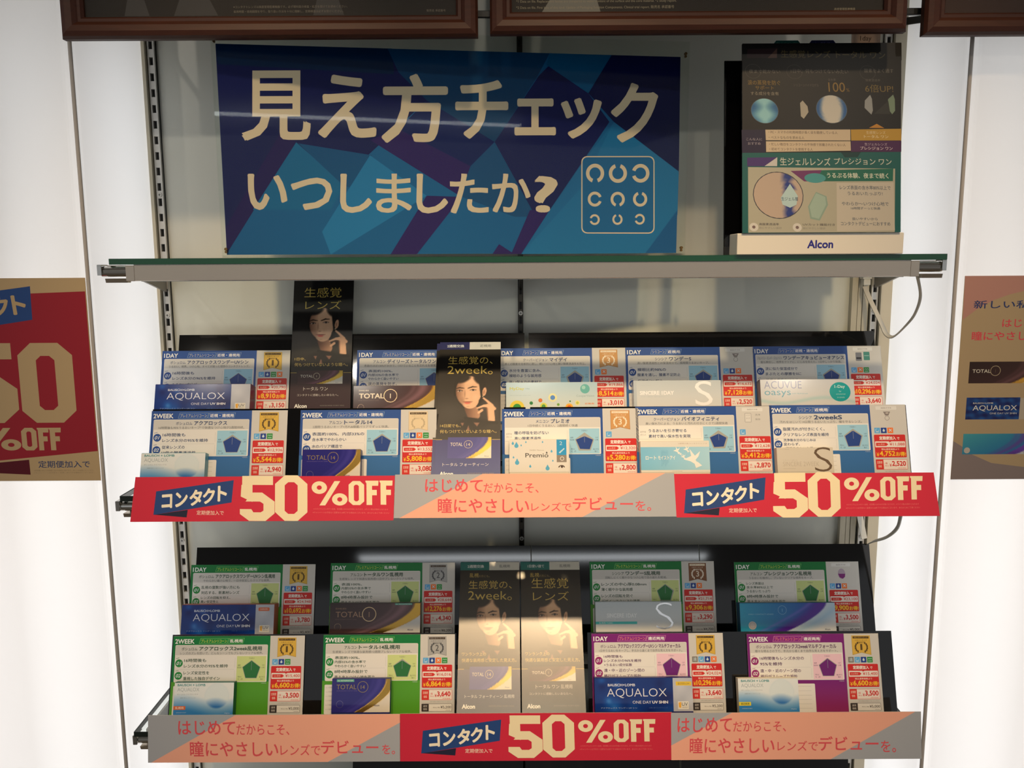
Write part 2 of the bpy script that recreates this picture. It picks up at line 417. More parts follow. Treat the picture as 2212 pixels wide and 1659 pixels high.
# light bars under the front edge
def light_bar(z, y, label, x0=-.566, x1=.567):
    t = empty('light_bar', (0, y, H0+z)); tag(t, label, 'light bar')
    b = MB(); b.prism([(0, 0), (0, -.0215), (.001, -.0222), (.016, -.0222), (.017, -.021), (.017, 0)], x0+.012, x1-.012); b.build('housing', ALU, t)
    b = MB(); b.box(x0+.012, x1-.012, -.0008, .017, 0.0001, .0012, b=.0004); b.build('top_lip', CHROME, t)
    for xa, xb in ((x0, x0+.0119), (x1-.0119, x1)):
        b = MB(); b.box(xa, xb, -.0006, .0175, -.0224, .0, b=.0008); b.build('end_cap', ALU, t)
    b = MB(); b.box(x0+.02, x1-.02, .003, .014, -.0230, -.02221); b.build('diffuser', mat('led_diffuser', (235, 235, 230), .5), t)
    for s, xa, xb in ((-1, -.6035, x0-.0001), (1, x1+.0001, .6025)):
        b = MB()
        b.cyl((min(xa, xb), .009, -.0085), .0075, abs(xb-xa), 'x', 18)
        h = b.build('rod_holder', CHROME, t, smooth=False)
        b = MB(); xe = xa if s < 0 else xb
        b.box(xe-.003, xe+.003, -.001, .019, -.0005, .0012, b=.0004); b.box(xe-.003, xe+.003, -.0012, .0008, -.014, 0, b=.0003); b.cyl((xe-.0055, .009, -.008), .0035, .011, 'x', 12)
        b.build('clip', CHROME, h)
        b = MB(); b.prism([(.004, -.0245), (.014, -.0245), (.016, -.0185), (.002, -.0185)], min(xa, xb)+.006, max(xa, xb)); b.build('bracket_foot', ALU, h)
    return t
light_bar(.0008, -.2255, 'long brushed aluminium light bar under the green-edged glass shelf')
light_bar(-.3475, -.2245, 'light bar under the blue-card shelf, mostly hidden by promotional strips', -.57, .57)
light_bar(-.7215, -.2265, 'light bar under the green-card shelf, mostly hidden by promotional strips', -.575, .575)

# cables
def ribbon(name, pts, wd, th, m, parent=None, label=None, cat=None, wdir=None):
    """flat cable swept along pts; the flat side turns with wdir(k)"""
    pts = [Vector(p) for p in pts]
    fine = []
    n = len(pts)
    for i in range(n-1):
        p0, p1, p2, p3 = pts[max(i-1, 0)], pts[i], pts[i+1], pts[min(i+2, n-1)]
        for k in range(8):
            t = k/8; fine.append(.5*((2*p1)+(-p0+p2)*t+(2*p0-5*p1+4*p2-p3)*t*t+(-p0+3*p1-3*p2+p3)*t**3))
    fine.append(pts[-1])
    V = []; F = []; N = len(fine)
    for i, p in enumerate(fine):
        d = (fine[min(i+1, N-1)]-fine[max(i-1, 0)]).normalized()
        wv = wdir(i/(N-1)); wv = (wv-d*wv.dot(d)).normalized(); nv = d.cross(wv)
        for a, c in ((-1, -1), (1, -1), (1, 1), (-1, 1)): V.append(p+wv*a*wd/2+nv*c*th/2)
    for i in range(N-1):
        for k in range(4): F.append((4*i+k, 4*i+(k+1) % 4, 4*i+4+(k+1) % 4, 4*i+4+k))
    F += [(3, 2, 1, 0), (4*N-4, 4*N-3, 4*N-2, 4*N-1)]
    o = link(name, meshof(name, V, F, m), parent)
    if label: tag(o, label, cat)
    return o
Xa = Vector((1, 0, 0)); Ya = Vector((0, 1, 0)); Za = Vector((0, 0, 1))
ribbon('flat_cable', [(0.5754, -0.2050, H0-0.0223), (0.5935, -0.1800, H0-0.0516), (0.5990, -0.1550, H0-0.0792), (0.5971, -0.1300, H0-0.1001), (0.5939, -0.1000, H0-0.1186), (0.5938, -0.0750, H0-0.1170), (0.5944, -0.0550, H0-0.1034), (0.5889, -0.0400, H0-0.0814), (0.5820, -0.0260, H0-0.0574), (0.5766, -0.0220, H0-0.0406)],
       .008, .0016, GREYC, None, 'flat grey cable looping down from the light bar under the banner shelf', 'cable', lambda t: (Ya*(1-t)+Xa*t+Za*.2))
b = MB(); b.box(-.0075, .0075, -.026, -.0115, -.03, -.003, b=.001); b.box(-.0055, .0055, -.0255, -.0125, -.040, -.0301, b=.0008)
o = b.build('cable_connector', WHITEP, None, (.579, 0, H0+.001)); tag(o, 'white plastic cable connector on the ducts under the banner shelf', 'connector')
ribbon('flat_cable', [(0.5754, -0.2000, H0-0.3803), (0.5902, -0.1600, H0-0.4153), (0.5930, -0.1200, H0-0.4440), (0.5865, -0.0850, H0-0.4638), (0.5922, -0.0500, H0-0.4825), (0.5966, -0.0300, H0-0.4962)],
       .008, .0016, GREYC, None, 'flat grey cable sagging below the blue-card shelf at the right upright', 'cable', lambda t: (Ya*(1-t)+Xa*t+Za*.2))
ribbon('flat_cable', [(.580, -.016, H0-.36), (.583, -.018, H0-.40), (.590, -.022, H0-.44), (.597, -.028, H0-.478)],
       .010, .002, WHITEP, None, 'pale flat cable slanting from the duct below the blue-card shelf', 'cable', lambda t: Xa)

# ================================================================== PICTURE FRAMES
def picture_frame(x0, wd, zb, y, label, kind):
    Hf = .40; t = empty('picture_frame', (x0, y, H0+zb)); tag(t, label, 'picture frame')
    W = .0295
    prof = [(0, 0), (0, -.010), (.003, -.0155), (.009, -.018), (.017, -.0165), (.021, -.0125), (.0225, -.0105), (.0265, -.0105), (W, -.006), (W, 0)]   # (inward, towards viewer)
    def mould(ax, ay, bx, by, inx, iny):
        V = []; n = len(prof)
        dx, dy = (bx-ax), (by-ay); L = math.hypot(dx, dy); dx /= L; dy /= L
        for e, (px, py) in enumerate(((ax, ay), (bx, by))):
            for u, h in prof:
                k = u if e == 0 else -u
                V.append((px+inx*u+dx*k, h, py+iny*u+dy*k))
        m = MB(); m.add(V, [tuple(range(n)), tuple(range(n, 2*n))]+[(k, (k+1) % n, n+(k+1) % n, n+k) for k in range(n)])
        return m
    for a in ((0, 0, wd, 0, 0, 1), (wd, 0, wd, Hf, -1, 0), (wd, Hf, 0, Hf, 0, -1), (0, Hf, 0, 0, 1, 0)):
        mould(*a).build('moulding', WOOD, t)
    b = MB(); b.box(.004, wd-.004, 0.0005, .004, .004, Hf-.004); b.build('backing_board', BLACKM, t)
    b = MB(); b.box(W-.002, wd-W+.002, -.0035, -.0028, W-.002, Hf-W+.002); b.build('pane', CLEAR, t)
    a = Art('matte')
    w2 = (wd-2*W)*1000; h2 = (Hf-2*W)*1000
    a.rect(-1, -1, w2+1, h2+1, (44, 38, 36) if kind != 3 else (66, 48, 44))
    if kind == 1:
        for cx, cw in ((70, 34), (150, 60), (330, 42)): a.poly([(cx-cw/2, h2-2), (cx-cw/3, h2-26), (cx, h2-34), (cx+cw/3, h2-22), (cx+cw/2, h2-2)], (70, 66, 66))
        for k, s in enumerate(('※コンタクトレンズは高度管理医療機器です。必ず眼科医の検査・処方を受けてお求めください。', '装用時間・使用期間を守り、取り扱い方法を十分に理解し、定期検査は必ずお受けください。')):
            a.text(s, w2*.40, h2-13+6*k, 3.6, (122, 112, 100), maxw=w2*.42)
        a.text('販売名 承認番号', w2-40, h2-7, 3.6, (122, 112, 100), maxw=36)
    elif kind == 2:
        a.poly([(w2*.08, h2), (w2*.12, h2-30), (w2*.22, h2-30), (w2*.24, h2)], (120, 116, 110))
        for k, s in enumerate(('*1 Data on file. Replacement lenses are compared to water content of the surface and the core material. *2 Study report.', '*2 Data on file. First lens of this kind. Update of Packaging Solution Components. Clinical trial report. 販売名 承認番号')):
            a.text(s, 6, h2-15+8*k, 4.4, (150, 138, 118), maxw=w2*.92)
        a.text('高度管理医療機器', w2-66, h2-2.6, 3.6, (150, 138, 118), maxw=60)
    else:
        a.text('詳しくは店頭スタッフまで', w2*.32, h2-10, 4, (140, 116, 104), maxw=130)
    a.build('poster', t, (W, -.002, Hf-W), (PI/2, 0, 0))
    return t
picture_frame(-.6205, .562, .3040, -.2335, 'long brown wooden picture frame hanging over the left half of the display', 1)
picture_frame(-.0420, .562, .3070, -.2335, 'long brown wooden picture frame hanging over the right half of the display', 2)
picture_frame(.5435, .57, .3025, -.2335, 'brown wooden picture frame before the right lit column', 3)

# ================================================================== BANNER
def quadH(src, w_, h_): return homography(src, [(0, 0), (w_, 0), (w_, h_), (0, h_)])
YB = (-.205, -.112)     # the sheet stands obliquely: left end nearer
BX0, BX1 = -.4315, .2375
bl = math.hypot(BX1-BX0, YB[1]-YB[0])*1000; bang = math.atan2(YB[1]-YB[0], BX1-BX0)
BH = 292.0
t = empty('banner_stand', (BX0, YB[0], H0+.0112), (0, 0, bang)); tag(t, 'wide blue banner in clear acrylic with large cream Japanese lettering and an eye chart', 'banner')
a = Art('acrylic', quadH([(25, 35), (2150, 107), (2130, 993), (80, 1007)], bl, BH))
a.put([(0, 0), (bl, 0), (bl, BH), (0, BH)], [(3, 2, 1, 0)], (24, 92, 146), raw=True)
NV, NV2, PU = (22, 28, 82), (14, 24, 66), (44, 28, 92)
a.poly([(25, 35), (840, 62), (870, 170), (1000, 300), (720, 560), (620, 680), (400, 490), (90, 985), (78, 960)], NV)
a.poly([(25, 35), (840, 62), (850, 180), (36, 130)], (10, 38, 74))
a.poly([(80, 1006), (90, 985), (400, 490), (330, 440), (74, 880)], (36, 26, 84))
a.poly([(410, 495), (750, 550), (660, 700), (620, 690)], (20, 78, 128))
a.poly([(400, 490), (620, 690), (560, 800), (200, 800)], (24, 100, 150))
a.poly([(740, 550), (1000, 735), (560, 1004), (520, 900)], (34, 116, 172))
a.poly([(820, 62), (1560, 87), (1500, 200), (1310, 490), (1000, 300), (870, 170)], (16, 62, 104))
a.poly([(1000, 300), (1310, 490), (1200, 600), (870, 430)], (18, 30, 88))
a.poly([(870, 430), (1200, 600), (1150, 735), (740, 480)], PU)
a.poly([(1160, 740), (1000, 735), (835, 1003), (955, 1002)], PU)
a.poly([(1200, 600), (1310, 490), (1480, 800), (1500, 830), (1400, 830), (1150, 735)], (20, 74, 122))
a.poly([(1310, 490), (1510, 190), (1560, 140), (1735, 270), (1830, 400), (1560, 800), (1480, 800)], NV)
a.poly([(1560, 87), (1840, 97), (1735, 270), (1545, 140)], (12, 84, 132))
a.poly([(1840, 97), (2150, 107), (2142, 640), (1850, 400), (1735, 270)], (16, 22, 70))
a.poly([(1560, 800), (1470, 800), (1385, 1000), (1430, 1000)], PU)
a.poly([(1850, 400), (2142, 625), (2136, 820), (1990, 995), (1432, 1000), (1700, 600)], (30, 108, 162))
a.poly([(1700, 700), (1850, 400), (1560, 800), (1432, 1000)], (26, 100, 154))
a.poly([(2135, 800), (2130, 993), (1992, 995)], (22, 84, 140))
a.poly([(1330, 955), (1300, 1000), (1400, 1000)], PU)
CR = (208, 194, 168)
for ch, x0, y0, x1, y1, bd in (('見', 148, 160, 467, 482, .028), ('え', 500, 180, 770, 471, .03), ('方', 792, 178, 1097, 494, .03), ('チ', 1130, 208, 1372, 476, .03), ('ェ', 1400, 292, 1588, 461, .03), ('ッ', 1610, 290, 1796, 476, .035), ('ク', 1836, 223, 2050, 494, .03),
                           ('い', 175, 634, 360, 801, .03), ('つ', 375, 652, 567, 801, .03), ('し', 603, 634, 750, 814, .03), ('ま', 768, 634, 932, 813, .022), ('し', 953, 634, 1098, 816, .03), ('た', 1106, 634, 1283, 816, .025), ('か', 1298, 634, 1473, 811, .025), ('?', 1490, 645, 1596, 811, .022)):
    a.fit(ch, x0, y0, x1, y1, CR, bd)
a.rr(1703, 555, 2033, 906, 26, CR)
a.rr(1708, 560, 2028, 901, 22, (26, 96, 150))
gap = 24
for cx, cy, r, d in ((1765, 633, 41, 90), (1868, 633, 41, 270), (1970, 633, 40, 180), (1764, 750, 32, 0), (1867, 751, 32, 90), (1968, 750, 32, 270), (1763, 843, 23, 180), (1866, 842, 23, 270), (1966, 841, 23, 180)):
    a.ring(cx, cy, r, r*.62, CR, d+20, d+340, sq=1.06)
a.build('printed_sheet', t, (.0042, -.0002, .004+BH/1000), (PI/2, 0, 0))
b = MB(); b.box(-.002, bl/1000+.018, .0, .003, 0, .318, b=.0006); b.build('back_pane', CLEAR, t)
b = MB(); b.box(-.002, bl/1000+.018, -.0042, -.0026, 0, .318, b=.0004); b.build('front_pane', CLEAR, t)
b = MB(); b.box(-.002, bl/1000+.018, -.0026, 0, 0, .0035); b.box(-.002, .05, .003, .05, 0, .003); b.box(bl/1000-.04, bl/1000+.018, .003, .05, 0, .003); b.build('foot', CLEAR, t)
for x, z in ((.004, .012), (bl/1000+.011, .012), (bl/1000+.011, .300), (.003, .302)):
    b = MB(); b.cyl((x, -.006, z), .0022, .004, 'y', 12); b.cyl((x, -.0055, z-.004), .0018, .003, 'y', 12); b.build('screw', mat('brass', (120, 96, 60), .4, metal=.8), t)

# ================================================================== INFORMATION BOARD ON THE TOP SHELF
def tilted(deg): return (PI/2-rad(deg), 0, 0)
t = empty('information_board', (.306, -.196, H0+.0107)); tag(t, 'upright black and teal information board in a white holder on the glass shelf', 'display board')
b = MB(); b.box(-.0, .236, -.030, .012, 0, .030, b=.0008); b.build('holder', mat('holder_white', (214, 208, 194), .45), t)
a = Art('card'); a.text('Alcon', 118, 15, 15.5, (44, 44, 130), bold=.035, anchor='c'); a.build('holder_print', t, (0, -.030, .030), (PI/2, 0, 0))
b = MB(); b.box(-.016, -.0004, -.026, -.024, 0, .028); b.build('clear_strip', CLEAR, t)
# crop frame of the board (1548 px wide enlargement)
Hm = homography([(243, 160), (1138, 140), (1040, 1272), (192, 1285)], [(0, 0), (224, 0), (224, 266), (0, 266)])
a = Art('card', Hm)
a.put([(0, 0), (224, 0), (224, 266), (0, 266)], [(3, 2, 1, 0)], (20, 18, 16), raw=True)
a.poly([(240, 165), (1138, 145), (1130, 250), (236, 262)], (14, 13, 12))
a.poly([(270, 195), (436, 186), (432, 246), (264, 250)], (44, 26, 30)); a.poly([(436, 186), (432, 246), (380, 248)], (96, 70, 60))
a.fit('生感覚レンズ トータル ワン', 455, 196, 1040, 244, (96, 84, 52), .01)
for x0, x1 in ((262, 445), (492, 824), (900, 1085)):
    cx = (x0+48)
    a.ring(cx-15, 330, 44, 42, (70, 66, 60))
a.fit('夜まで乾かない', 272, 318, 445, 342, (112, 106, 96)); a.fit('1日中、何もつけてないみたい', 505, 312, 825, 338, (112, 106, 96)); a.fit('酸素をよく通す', 915, 304, 1078, 330, (112, 106, 96))
GO = (128, 100, 38)
a.fit('涙の蒸発を防ぐ', 262, 384, 442, 414, GO, .02); a.fit('サポート', 302, 418, 405, 442, GO, .02); a.fit('する成分を含有', 275, 454, 430, 476, (150, 140, 120))
a.fit('シリコーンハイドロゲル', 515, 402, 655, 420, (90, 84, 76)); a.fit('含水率', 708, 368, 752, 384, (90, 84, 76)); a.fit('100', 708, 392, 800, 450, (140, 110, 50)); a.fit('%', 806, 428, 824, 448, GO)
a.fit('6倍UP!', 912, 402, 1068, 450, (120, 100, 50)); a.fit('酸素透過率', 918, 368, 1000, 384, (90, 84, 76))
def globe(cx, cy, r, f, edge=(90, 100, 104)):
    a.disc(cx, cy, r, edge)
    def fn(X, Y): return f((X-cx)/r, (Y-cy)/r)
    n = 26; P = [(cx, cy)]
    V = []; F = []; C = []
    rs = 7
    for j in range(rs+1):
        for k in range(n):
            an = 2*PI*k/n; V.append((cx+r*.97*j/rs*math.cos(an), cy+r*.97*j/rs*math.sin(an)))
    V = np.array(V); c = np.clip(fn(V[:, 0], V[:, 1]), 0, 255)/255.0; L = np.where(c <= .04045, c/12.92, ((c+.055)/1.055)**2.4)
    for j in range(rs):
        for k in range(n): F.append((j*n+k, (j+1)*n+k, (j+1)*n+(k+1) % n, j*n+(k+1) % n))
    a.put(V, F, np.c_[L, np.ones(len(L))])
def mixc(c0, c1, t): t = np.clip(t, 0, 1)[..., None]; return np.array(c0, float)*(1-t)+np.array(c1, float)*t
globe(347, 570, 76, lambda x, y: mixc((40, 100, 150), (150, 205, 210), 1.2-np.abs(x)*1.3+.25*np.sin(5*y)))
globe(717, 555, 86, lambda x, y: mixc((206, 200, 186), (40, 92, 150), (np.abs(x)-.55+.25*y*y)*4))
a.poly([(560, 505), (585, 540), (588, 575), (560, 615), (545, 600), (545, 520)], (176, 168, 150))
a.poly([(937, 465), (905, 500), (900, 545), (935, 585), (945, 560), (945, 490)], (150, 152, 150)); a.poly([(1065, 462), (1035, 490), (1025, 540), (1050, 582), (1068, 560), (1072, 490)], (120, 140, 116)); a.poly([(950, 580), (1035, 500), (1040, 580)], (44, 44, 40))
a.poly([(915, 665), (960, 640), (1000, 665)], (190, 130, 40))
a.poly([(215, 685), (345, 683), (340, 820), (212, 822)], (30, 20, 54))
a.fit('こんな人に', 238, 732, 325, 748, (150, 140, 150), .02); a.fit('おすすめ', 246, 758, 315, 774, (150, 140, 150), .02)
a.poly([(345, 683), (812, 676), (808, 742), (345, 746)], (206, 186, 156)); a.poly([(345, 752), (808, 746), (806, 802), (343, 815)], (206, 186, 156))
for s_, y, x1 in (('・PC・スマホの利用時間が長く目を酷使している人', 696, 740), ('・ベストなものを求める人', 728, 556), ('・忙しい毎日をコンタクトの不快感で邪魔されたくない人', 768, 780), ('・初めてコンタクトを使用する人', 797, 598)): a.fit(s_, 362, y-8, x1, y+9, (84, 70, 60))
a.poly([(815, 676), (1093, 668), (1088, 738), (812, 742)], (186, 146, 52)); a.poly([(812, 744), (1088, 740), (1082, 806), (806, 808)], (72, 28, 76))
a.fit('生感覚レンズ', 898, 684, 1004, 702, (226, 206, 160)); a.fit('トータル ワン', 884, 708, 1018, 726, (226, 206, 160), .02); a.fit('生ジェルレンズ', 884, 754, 1008, 770, (200, 180, 190)); a.fit('プレシジョン ワン', 858, 776, 1036, 796, (214, 196, 200), .02)
a.poly([(212, 822), (1080, 806), (1040, 1272), (192, 1285)], (20, 92, 88))
a.poly([(750, 812), (860, 810), (840, 840), (770, 842)], (12, 56, 56)); a.poly([(238, 850), (402, 845), (398, 898), (236, 900)], (70, 44, 110)); a.poly([(402, 845), (398, 898), (330, 898)], (200, 196, 190))
a.fit('生ジェルレンズ', 415, 846, 690, 892, (206, 206, 190), .01); a.fit('プレシジョン ワン', 710, 846, 1024, 884, (206, 206, 190), .01)
a.poly([(240, 905), (1040, 905), (1008, 1272), (224, 1282)], (176, 172, 152)); a.poly([(470, 925), (1030, 905), (1022, 978), (560, 985)], (28, 104, 84)); a.poly([(470, 925), (640, 918), (600, 985), (540, 985)], (110, 50, 100))
a.fit('うるぷる体験、夜まで続く', 665, 932, 1000, 964, (214, 220, 200), .02)
globe(395, 1066, 136, lambda x, y: mixc((188, 168, 150), (36, 56, 130), (x-.18)*8*(x < .62)+0*y), (60, 60, 70))
a.poly([(462, 1000), (500, 1070), (490, 1120), (455, 1138), (415, 1120), (408, 1080)], (180, 206, 206)); a.fit('生ジェル層', 410, 1076, 500, 1098, (40, 60, 90))
a.disc(600, 965, 58, (70, 150, 150), 28); a.poly([(600, 1045), (655, 1070), (660, 1120), (610, 1210), (560, 1200), (552, 1130)], (140, 164, 148)); a.poly([(600, 1052), (648, 1074), (650, 1118), (606, 1200), (568, 1190), (560, 1130)], (160, 182, 166))
a.poly([(715, 992), (1025, 985), (1010, 1262), (698, 1270)], (196, 188, 172))
for s_, x0, y0, x1, y1 in (('レンズ表面の含水率80%以上で', 730, 1006, 1006, 1030), ('うるおいたっぷり!', 770, 1042, 960, 1062), ('やわらか〜いつけ心地で', 735, 1100, 988, 1122), ('16時間ずーっと快適', 782, 1130, 940, 1145), ('扱いやすいから', 785, 1190, 922, 1206), ('コンタクトデビューにおすすめ', 722, 1214, 988, 1236)): a.fit(s_, x0, y0, x1, y1, (84, 96, 110), .01)
for cx in (255, 487): a.disc(cx, 1250, 24, (210, 206, 196)); a.disc(cx, 1250, 9, (120, 100, 96))
for x0, x1, s_ in ((284, 390, '高酸素透過率'), (518, 690, 'UVカット機能付き')): a.fit(s_, x0, 1226, x1, 1240, (90, 84, 84), .01); a.fit('目にやさしい設計', x0, 1248, x0+120, 1260, (130, 126, 120))
b = MB(); b.box(0, .224, -.0028, 0, 0, .266, b=.0005); bd = b.build('board', BLACKM, t, (.006, -.0295, .030), (-rad(7), 0, 0))
a.C = [c*np.array([.74, .74, .74, 1]) for c in a.C]      # the board's inks are duller than paper white
a.build('printed_face', t, (.006, -.0325, .030+.0002), (PI/2-rad(7), 0, 0), warp=lambda V: V+np.array([0, .266, 0]))
t2 = empty('information_board', (.2985, -.179, H0+.0107), (-rad(6), 0, 0)); tag(t2, 'second black board peeping out behind the black and teal information board', 'display board')
b = MB(); b.box(0, .21, -.002, 0, .012, .283, b=.0005); b.build('board', BLACK, t2)
b = MB(); b.box(0, .21, -.0022, .0002, .0, .0119); b.build('base_edge', BLACKM, t2)
for k, (x, c, lab) in enumerate(((.0, (26, 100, 92), 'teal tab card sticking up behind the information board'), (.052, (26, 30, 80), 'navy tab card sticking up behind the information board'))):
    b = MB(); b.prism([(.0, 0), (0, .307), (.004, .312), (.036, .312), (.040, .307), (.04, 0)], -.0015, 0, axis='y')
    o = b.build('tab_card', mat('tab_'+('teal', 'navy')[k], c, .35), None, (.372+x, -.166, H0+.0112), (-rad(4.6), 0, 0)); tag(o, lab, 'card')
    a = Art('card'); a.text(('プレシジョン ワン', 'トータル 14')[k], 20, 4.5, 4.2, (150, 170, 160) if k == 0 else (130, 130, 180), maxw=33, anchor='c'); a.build('tab_print', o, (0, -.0015, .312), (PI/2, 0, 0))
b = MB(); b.box(0, .043, -.0015, 0, .06, .3315); o = b.build('notice_card', mat('pink_card', (196, 166, 142), .5), None, (.4975, -.125, H0+.0112), (-rad(2), 0, 0)); tag(o, 'small beige card lettered 1day behind the top right of the information board', 'card')
a = Art('card'); a.text('1day', 21, 10.5, 10, (70, 56, 50), anchor='c'); a.text('乱視用', 21, 3, 4.5, (90, 74, 66), anchor='c'); a.build('card_print', o, (0, -.0015, .3315), (PI/2, 0, 0))
b = MB(); b.box(-.002, .045, -.004, -.0016, 0, .07); b.box(-.002, .045, .0, .002, 0, .07); b.build('card_foot', CLEAR, o)

# ================================================================== POSTERS ON THE LIT COLUMNS
def five(a, x0, y0, x1, y1, col):
    w, h = x1-x0, y1-y0
    P = [(.04, 0), (.94, 0), (.94, .2), (.34, .2), (.32, .37), (.66, .37), (1, .56), (1, .83), (.72, 1), (.26, 1), (0, .84), (.0, .74), (.33, .74), (.38, .8), (.60, .8), (.66, .75), (.66, .62), (.55, .56), (.18, .56), (.0, .45)]
    # concave outline: split in convex strips
    X = lambda p: (x0+p[0]*w, y0+p[1]*h)
    for q in (((.06, 0), (.95, 0), (.95, .2), (.06, .2)), ((.04, .2), (.36, .2), (.36, .58), (.02, .46)), ((.36, .37), (.64, .37), (1, .57), (.68, .62), (.58, .57), (.36, .57), (.16, .57)),
              ((.68, .61), (1, .57), (1, .83), (.68, .78)), ((.68, .77), (1, .83), (.74, 1), (.58, .82)), ((.26, 1), (.74, 1), (.62, .81), (.38, .81)), ((0, .74), (.33, .74), (.40, .82), (.27, 1), (0, .85))):
        a.poly([X(p) for p in q], col)
def octa(a, x0, y0, x1, y1, col, sw=.34, cut=.27, sh=None):
    w, h = x1-x0, y1-y0; sh = sh or sw*w/h*.72; cy = cut*w/h*.9
    O = [(cut, 0), (1-cut, 0), (1, cy), (1, 1-cy), (1-cut, 1), (cut, 1), (0, 1-cy), (0, cy)]
    ci = cut*.36; cj = cy*.36
    I = [(sw+ci, sh), (1-sw-ci, sh), (1-sw, sh+cj), (1-sw, 1-sh-cj), (1-sw-ci, 1-sh), (sw+ci, 1-sh), (sw, 1-sh-cj), (sw, sh+cj)]
    P = [(x0+p[0]*w, y0+p[1]*h) for p in O+I]
    a.put(P, [(k, 8+k, 8+(k+1) % 8, (k+1) % 8) for k in range(8)], col)
def effs(a, x0, y0, x1, y1, col):
    w, h = x1-x0, y1-y0
    for q in (((0, 0), (1, 0), (.97, .21), (0, .21)), ((0, .21), (.46, .21), (.46, 1), (.0, 1)), ((.46, .38), (.85, .38), (.85, .60), (.46, .60)), ((-.08, 0), (0, 0), (0, .1), (-.08, .06))):
        a.poly([(x0+p[0]*w, y0+p[1]*h) for p in q], col)
def percent(a, x0, y0, x1, y1, col, bg):
    w, h = x1-x0, y1-y0; r = .2*w
    a.disc(x0+.215*w, y0+.27*h, .215*w, col, .26*h); a.disc(x0+.215*w, y0+.27*h, .07*w, bg, .09*h)
    a.disc(x0+.785*w, y0+.75*h, .215*w, col, .25*h); a.disc(x0+.785*w, y0+.75*h, .07*w, bg, .09*h)
    a.poly([(x0+.64*w, y0), (x0+.80*w, y0), (x0+.38*w, y0+h), (x0+.22*w, y0+h)], col)
RED, CRM, NAVY, DNV = (206, 42, 66), (236, 222, 184), (38, 70, 128), (34, 36, 60)
def katakana(a, pts, col, rot, bold=.055):
    for ch, x0, y0, x1, y1 in pts: a.fit(ch, x0, y0, x1, y1, col, bold, 0, rot)

def curled(V):   # the sheet's free corner lifts a little
    x = V[:, 0]; V = V.copy(); V[:, 2] += .004*np.clip((V[:, 1]+.04)/.04, 0, 1)**2*np.clip((x-.30)/.12, 0, 1); return V
Hm = homography([(-600, 112), (572, 112), (658, 1470), (-600, 1470)], [(-20, 0), (424, 0), (424, 300), (-20, 300)])
t = empty('sale_poster', (-1.062, -.2006, H0-.0165)); tag(t, 'red sale poster with cream 50 and rounded corner on the left lit column', 'poster')
b = MB(); b.box(0, .4245, -.0006, 0, -.304, 0); b.build('sheet', mat('poster_paper', (214, 196, 160), .6), t)
a = Art('matte', None)
W_, H_ = 424.5, 304
CRM_DIM = (180, 156, 118)  # poster's cream and red inks darkened in place of the weaker light here
a.rect(0, 0, W_, H_, CRM_DIM)
# right edge features measured from the sheet's right edge / top (mm); 1 px of the enlargement = .2245 mm
k = .2235
X = lambda px, py=0: W_-(572+(py-112)*.0633-px)*k
Y = lambda py: (py-112)*k*1.003
a.poly([(0, Y(262)), (X(572, 200), Y(200)), (X(640, 1265), Y(1265)), (0, Y(1440))], (146, 32, 46))
a.poly([(X(-560, 300), Y(265)), (X(212, 165), Y(165)), (X(222, 383), Y(383)), (X(-550, 480), Y(500))], NAVY)
a.poly([(X(-400, 1400), Y(1375)), (X(176, 1322), Y(1322)), (X(184, 1425), Y(1425)), (X(-300, 1440), Y(1400))], (84, 16, 30))
for ch, xa, xb in (('コ', -480, -350), ('ン', -330, -205), ('タ', -190, -70), ('ク', -48, 70), ('ト', 90, 182)):
    yy = 300-(xa+xb)/2*.10
    a.fit(ch, X(xa, 290), Y(yy-66), X(xb, 290), Y(yy+62), CRM_DIM, .05, 0, 5)
five(a, X(-300, 800), Y(536), X(108, 800), Y(1070), CRM_DIM)
octa(a, X(128, 800), Y(536), X(490, 800), Y(1070), CRM_DIM, .33, .25)
percent(a, X(-190, 1180), Y(1104), X(124, 1180), Y(1258), CRM_DIM, (146, 32, 46))
octa(a, X(130, 1180), Y(1104), X(232, 1180), Y(1258), CRM_DIM, .34, .25)
effs(a, X(243, 1180), Y(1104), X(315, 1180), Y(1258), CRM_DIM); effs(a, X(322, 1180), Y(1104), X(398, 1180), Y(1258), CRM_DIM)
a.fit('定期便加入で', X(238, 1350), Y(1330), X(585, 1350), Y(1378), (44, 62, 104), .01)
a.fit('※初回購入時より定期便ご加入の場合に限ります。詳しくは店頭スタッフまで。', X(208, 1398), Y(1392), X(612, 1398), Y(1402), (150, 132, 100)); a.fit('※キャンペーンは予告なく変更・終了する場合がございます。', X(208, 1412), Y(1408), X(612, 1412), Y(1417), (150, 132, 100))
a.build('print', t, (0, -.0006, 0), (PI/2, 0, 0))

t = empty('lens_poster', (.6465, -.2006, H0-.0215)); tag(t, 'beige and pink poster picturing three lens boxes on the right lit column', 'poster')
b = MB(); b.box(0, .42, -.0006, 0, -.305, 0); b.build('sheet', _m['poster_paper'], t)
a = Art('matte')
k = .2205      # enlargement pixels of the right poster to mm, sheet edge at x=400..302
X = lambda px, py: (px-(400-(py-108)*.07))*k
Y = lambda py: (py-108)*k*.99
BE = (168, 147, 114)
a.rect(0, 0, 420, 305, BE)
a.poly([(0, 0), (420, 0), (420, 4), (X(800, 215), Y(208)), (X(700, 220), Y(232)), (X(590, 260), Y(270)), (X(480, 320), Y(330)), (X(384, 405), Y(402))], (176, 130, 118))
a.poly([(0, Y(1235)), (X(370, 1260), Y(1265)), (X(450, 1330), Y(1330)), (X(580, 1400), Y(1390)), (X(804, 1425), Y(1420)), (420, 305), (0, 305)], (130, 118, 116))
a.fit('新しい私、コンタクト', X(458, 300), Y(272), X(458, 300)+205, Y(326), (52, 62, 104), .02)
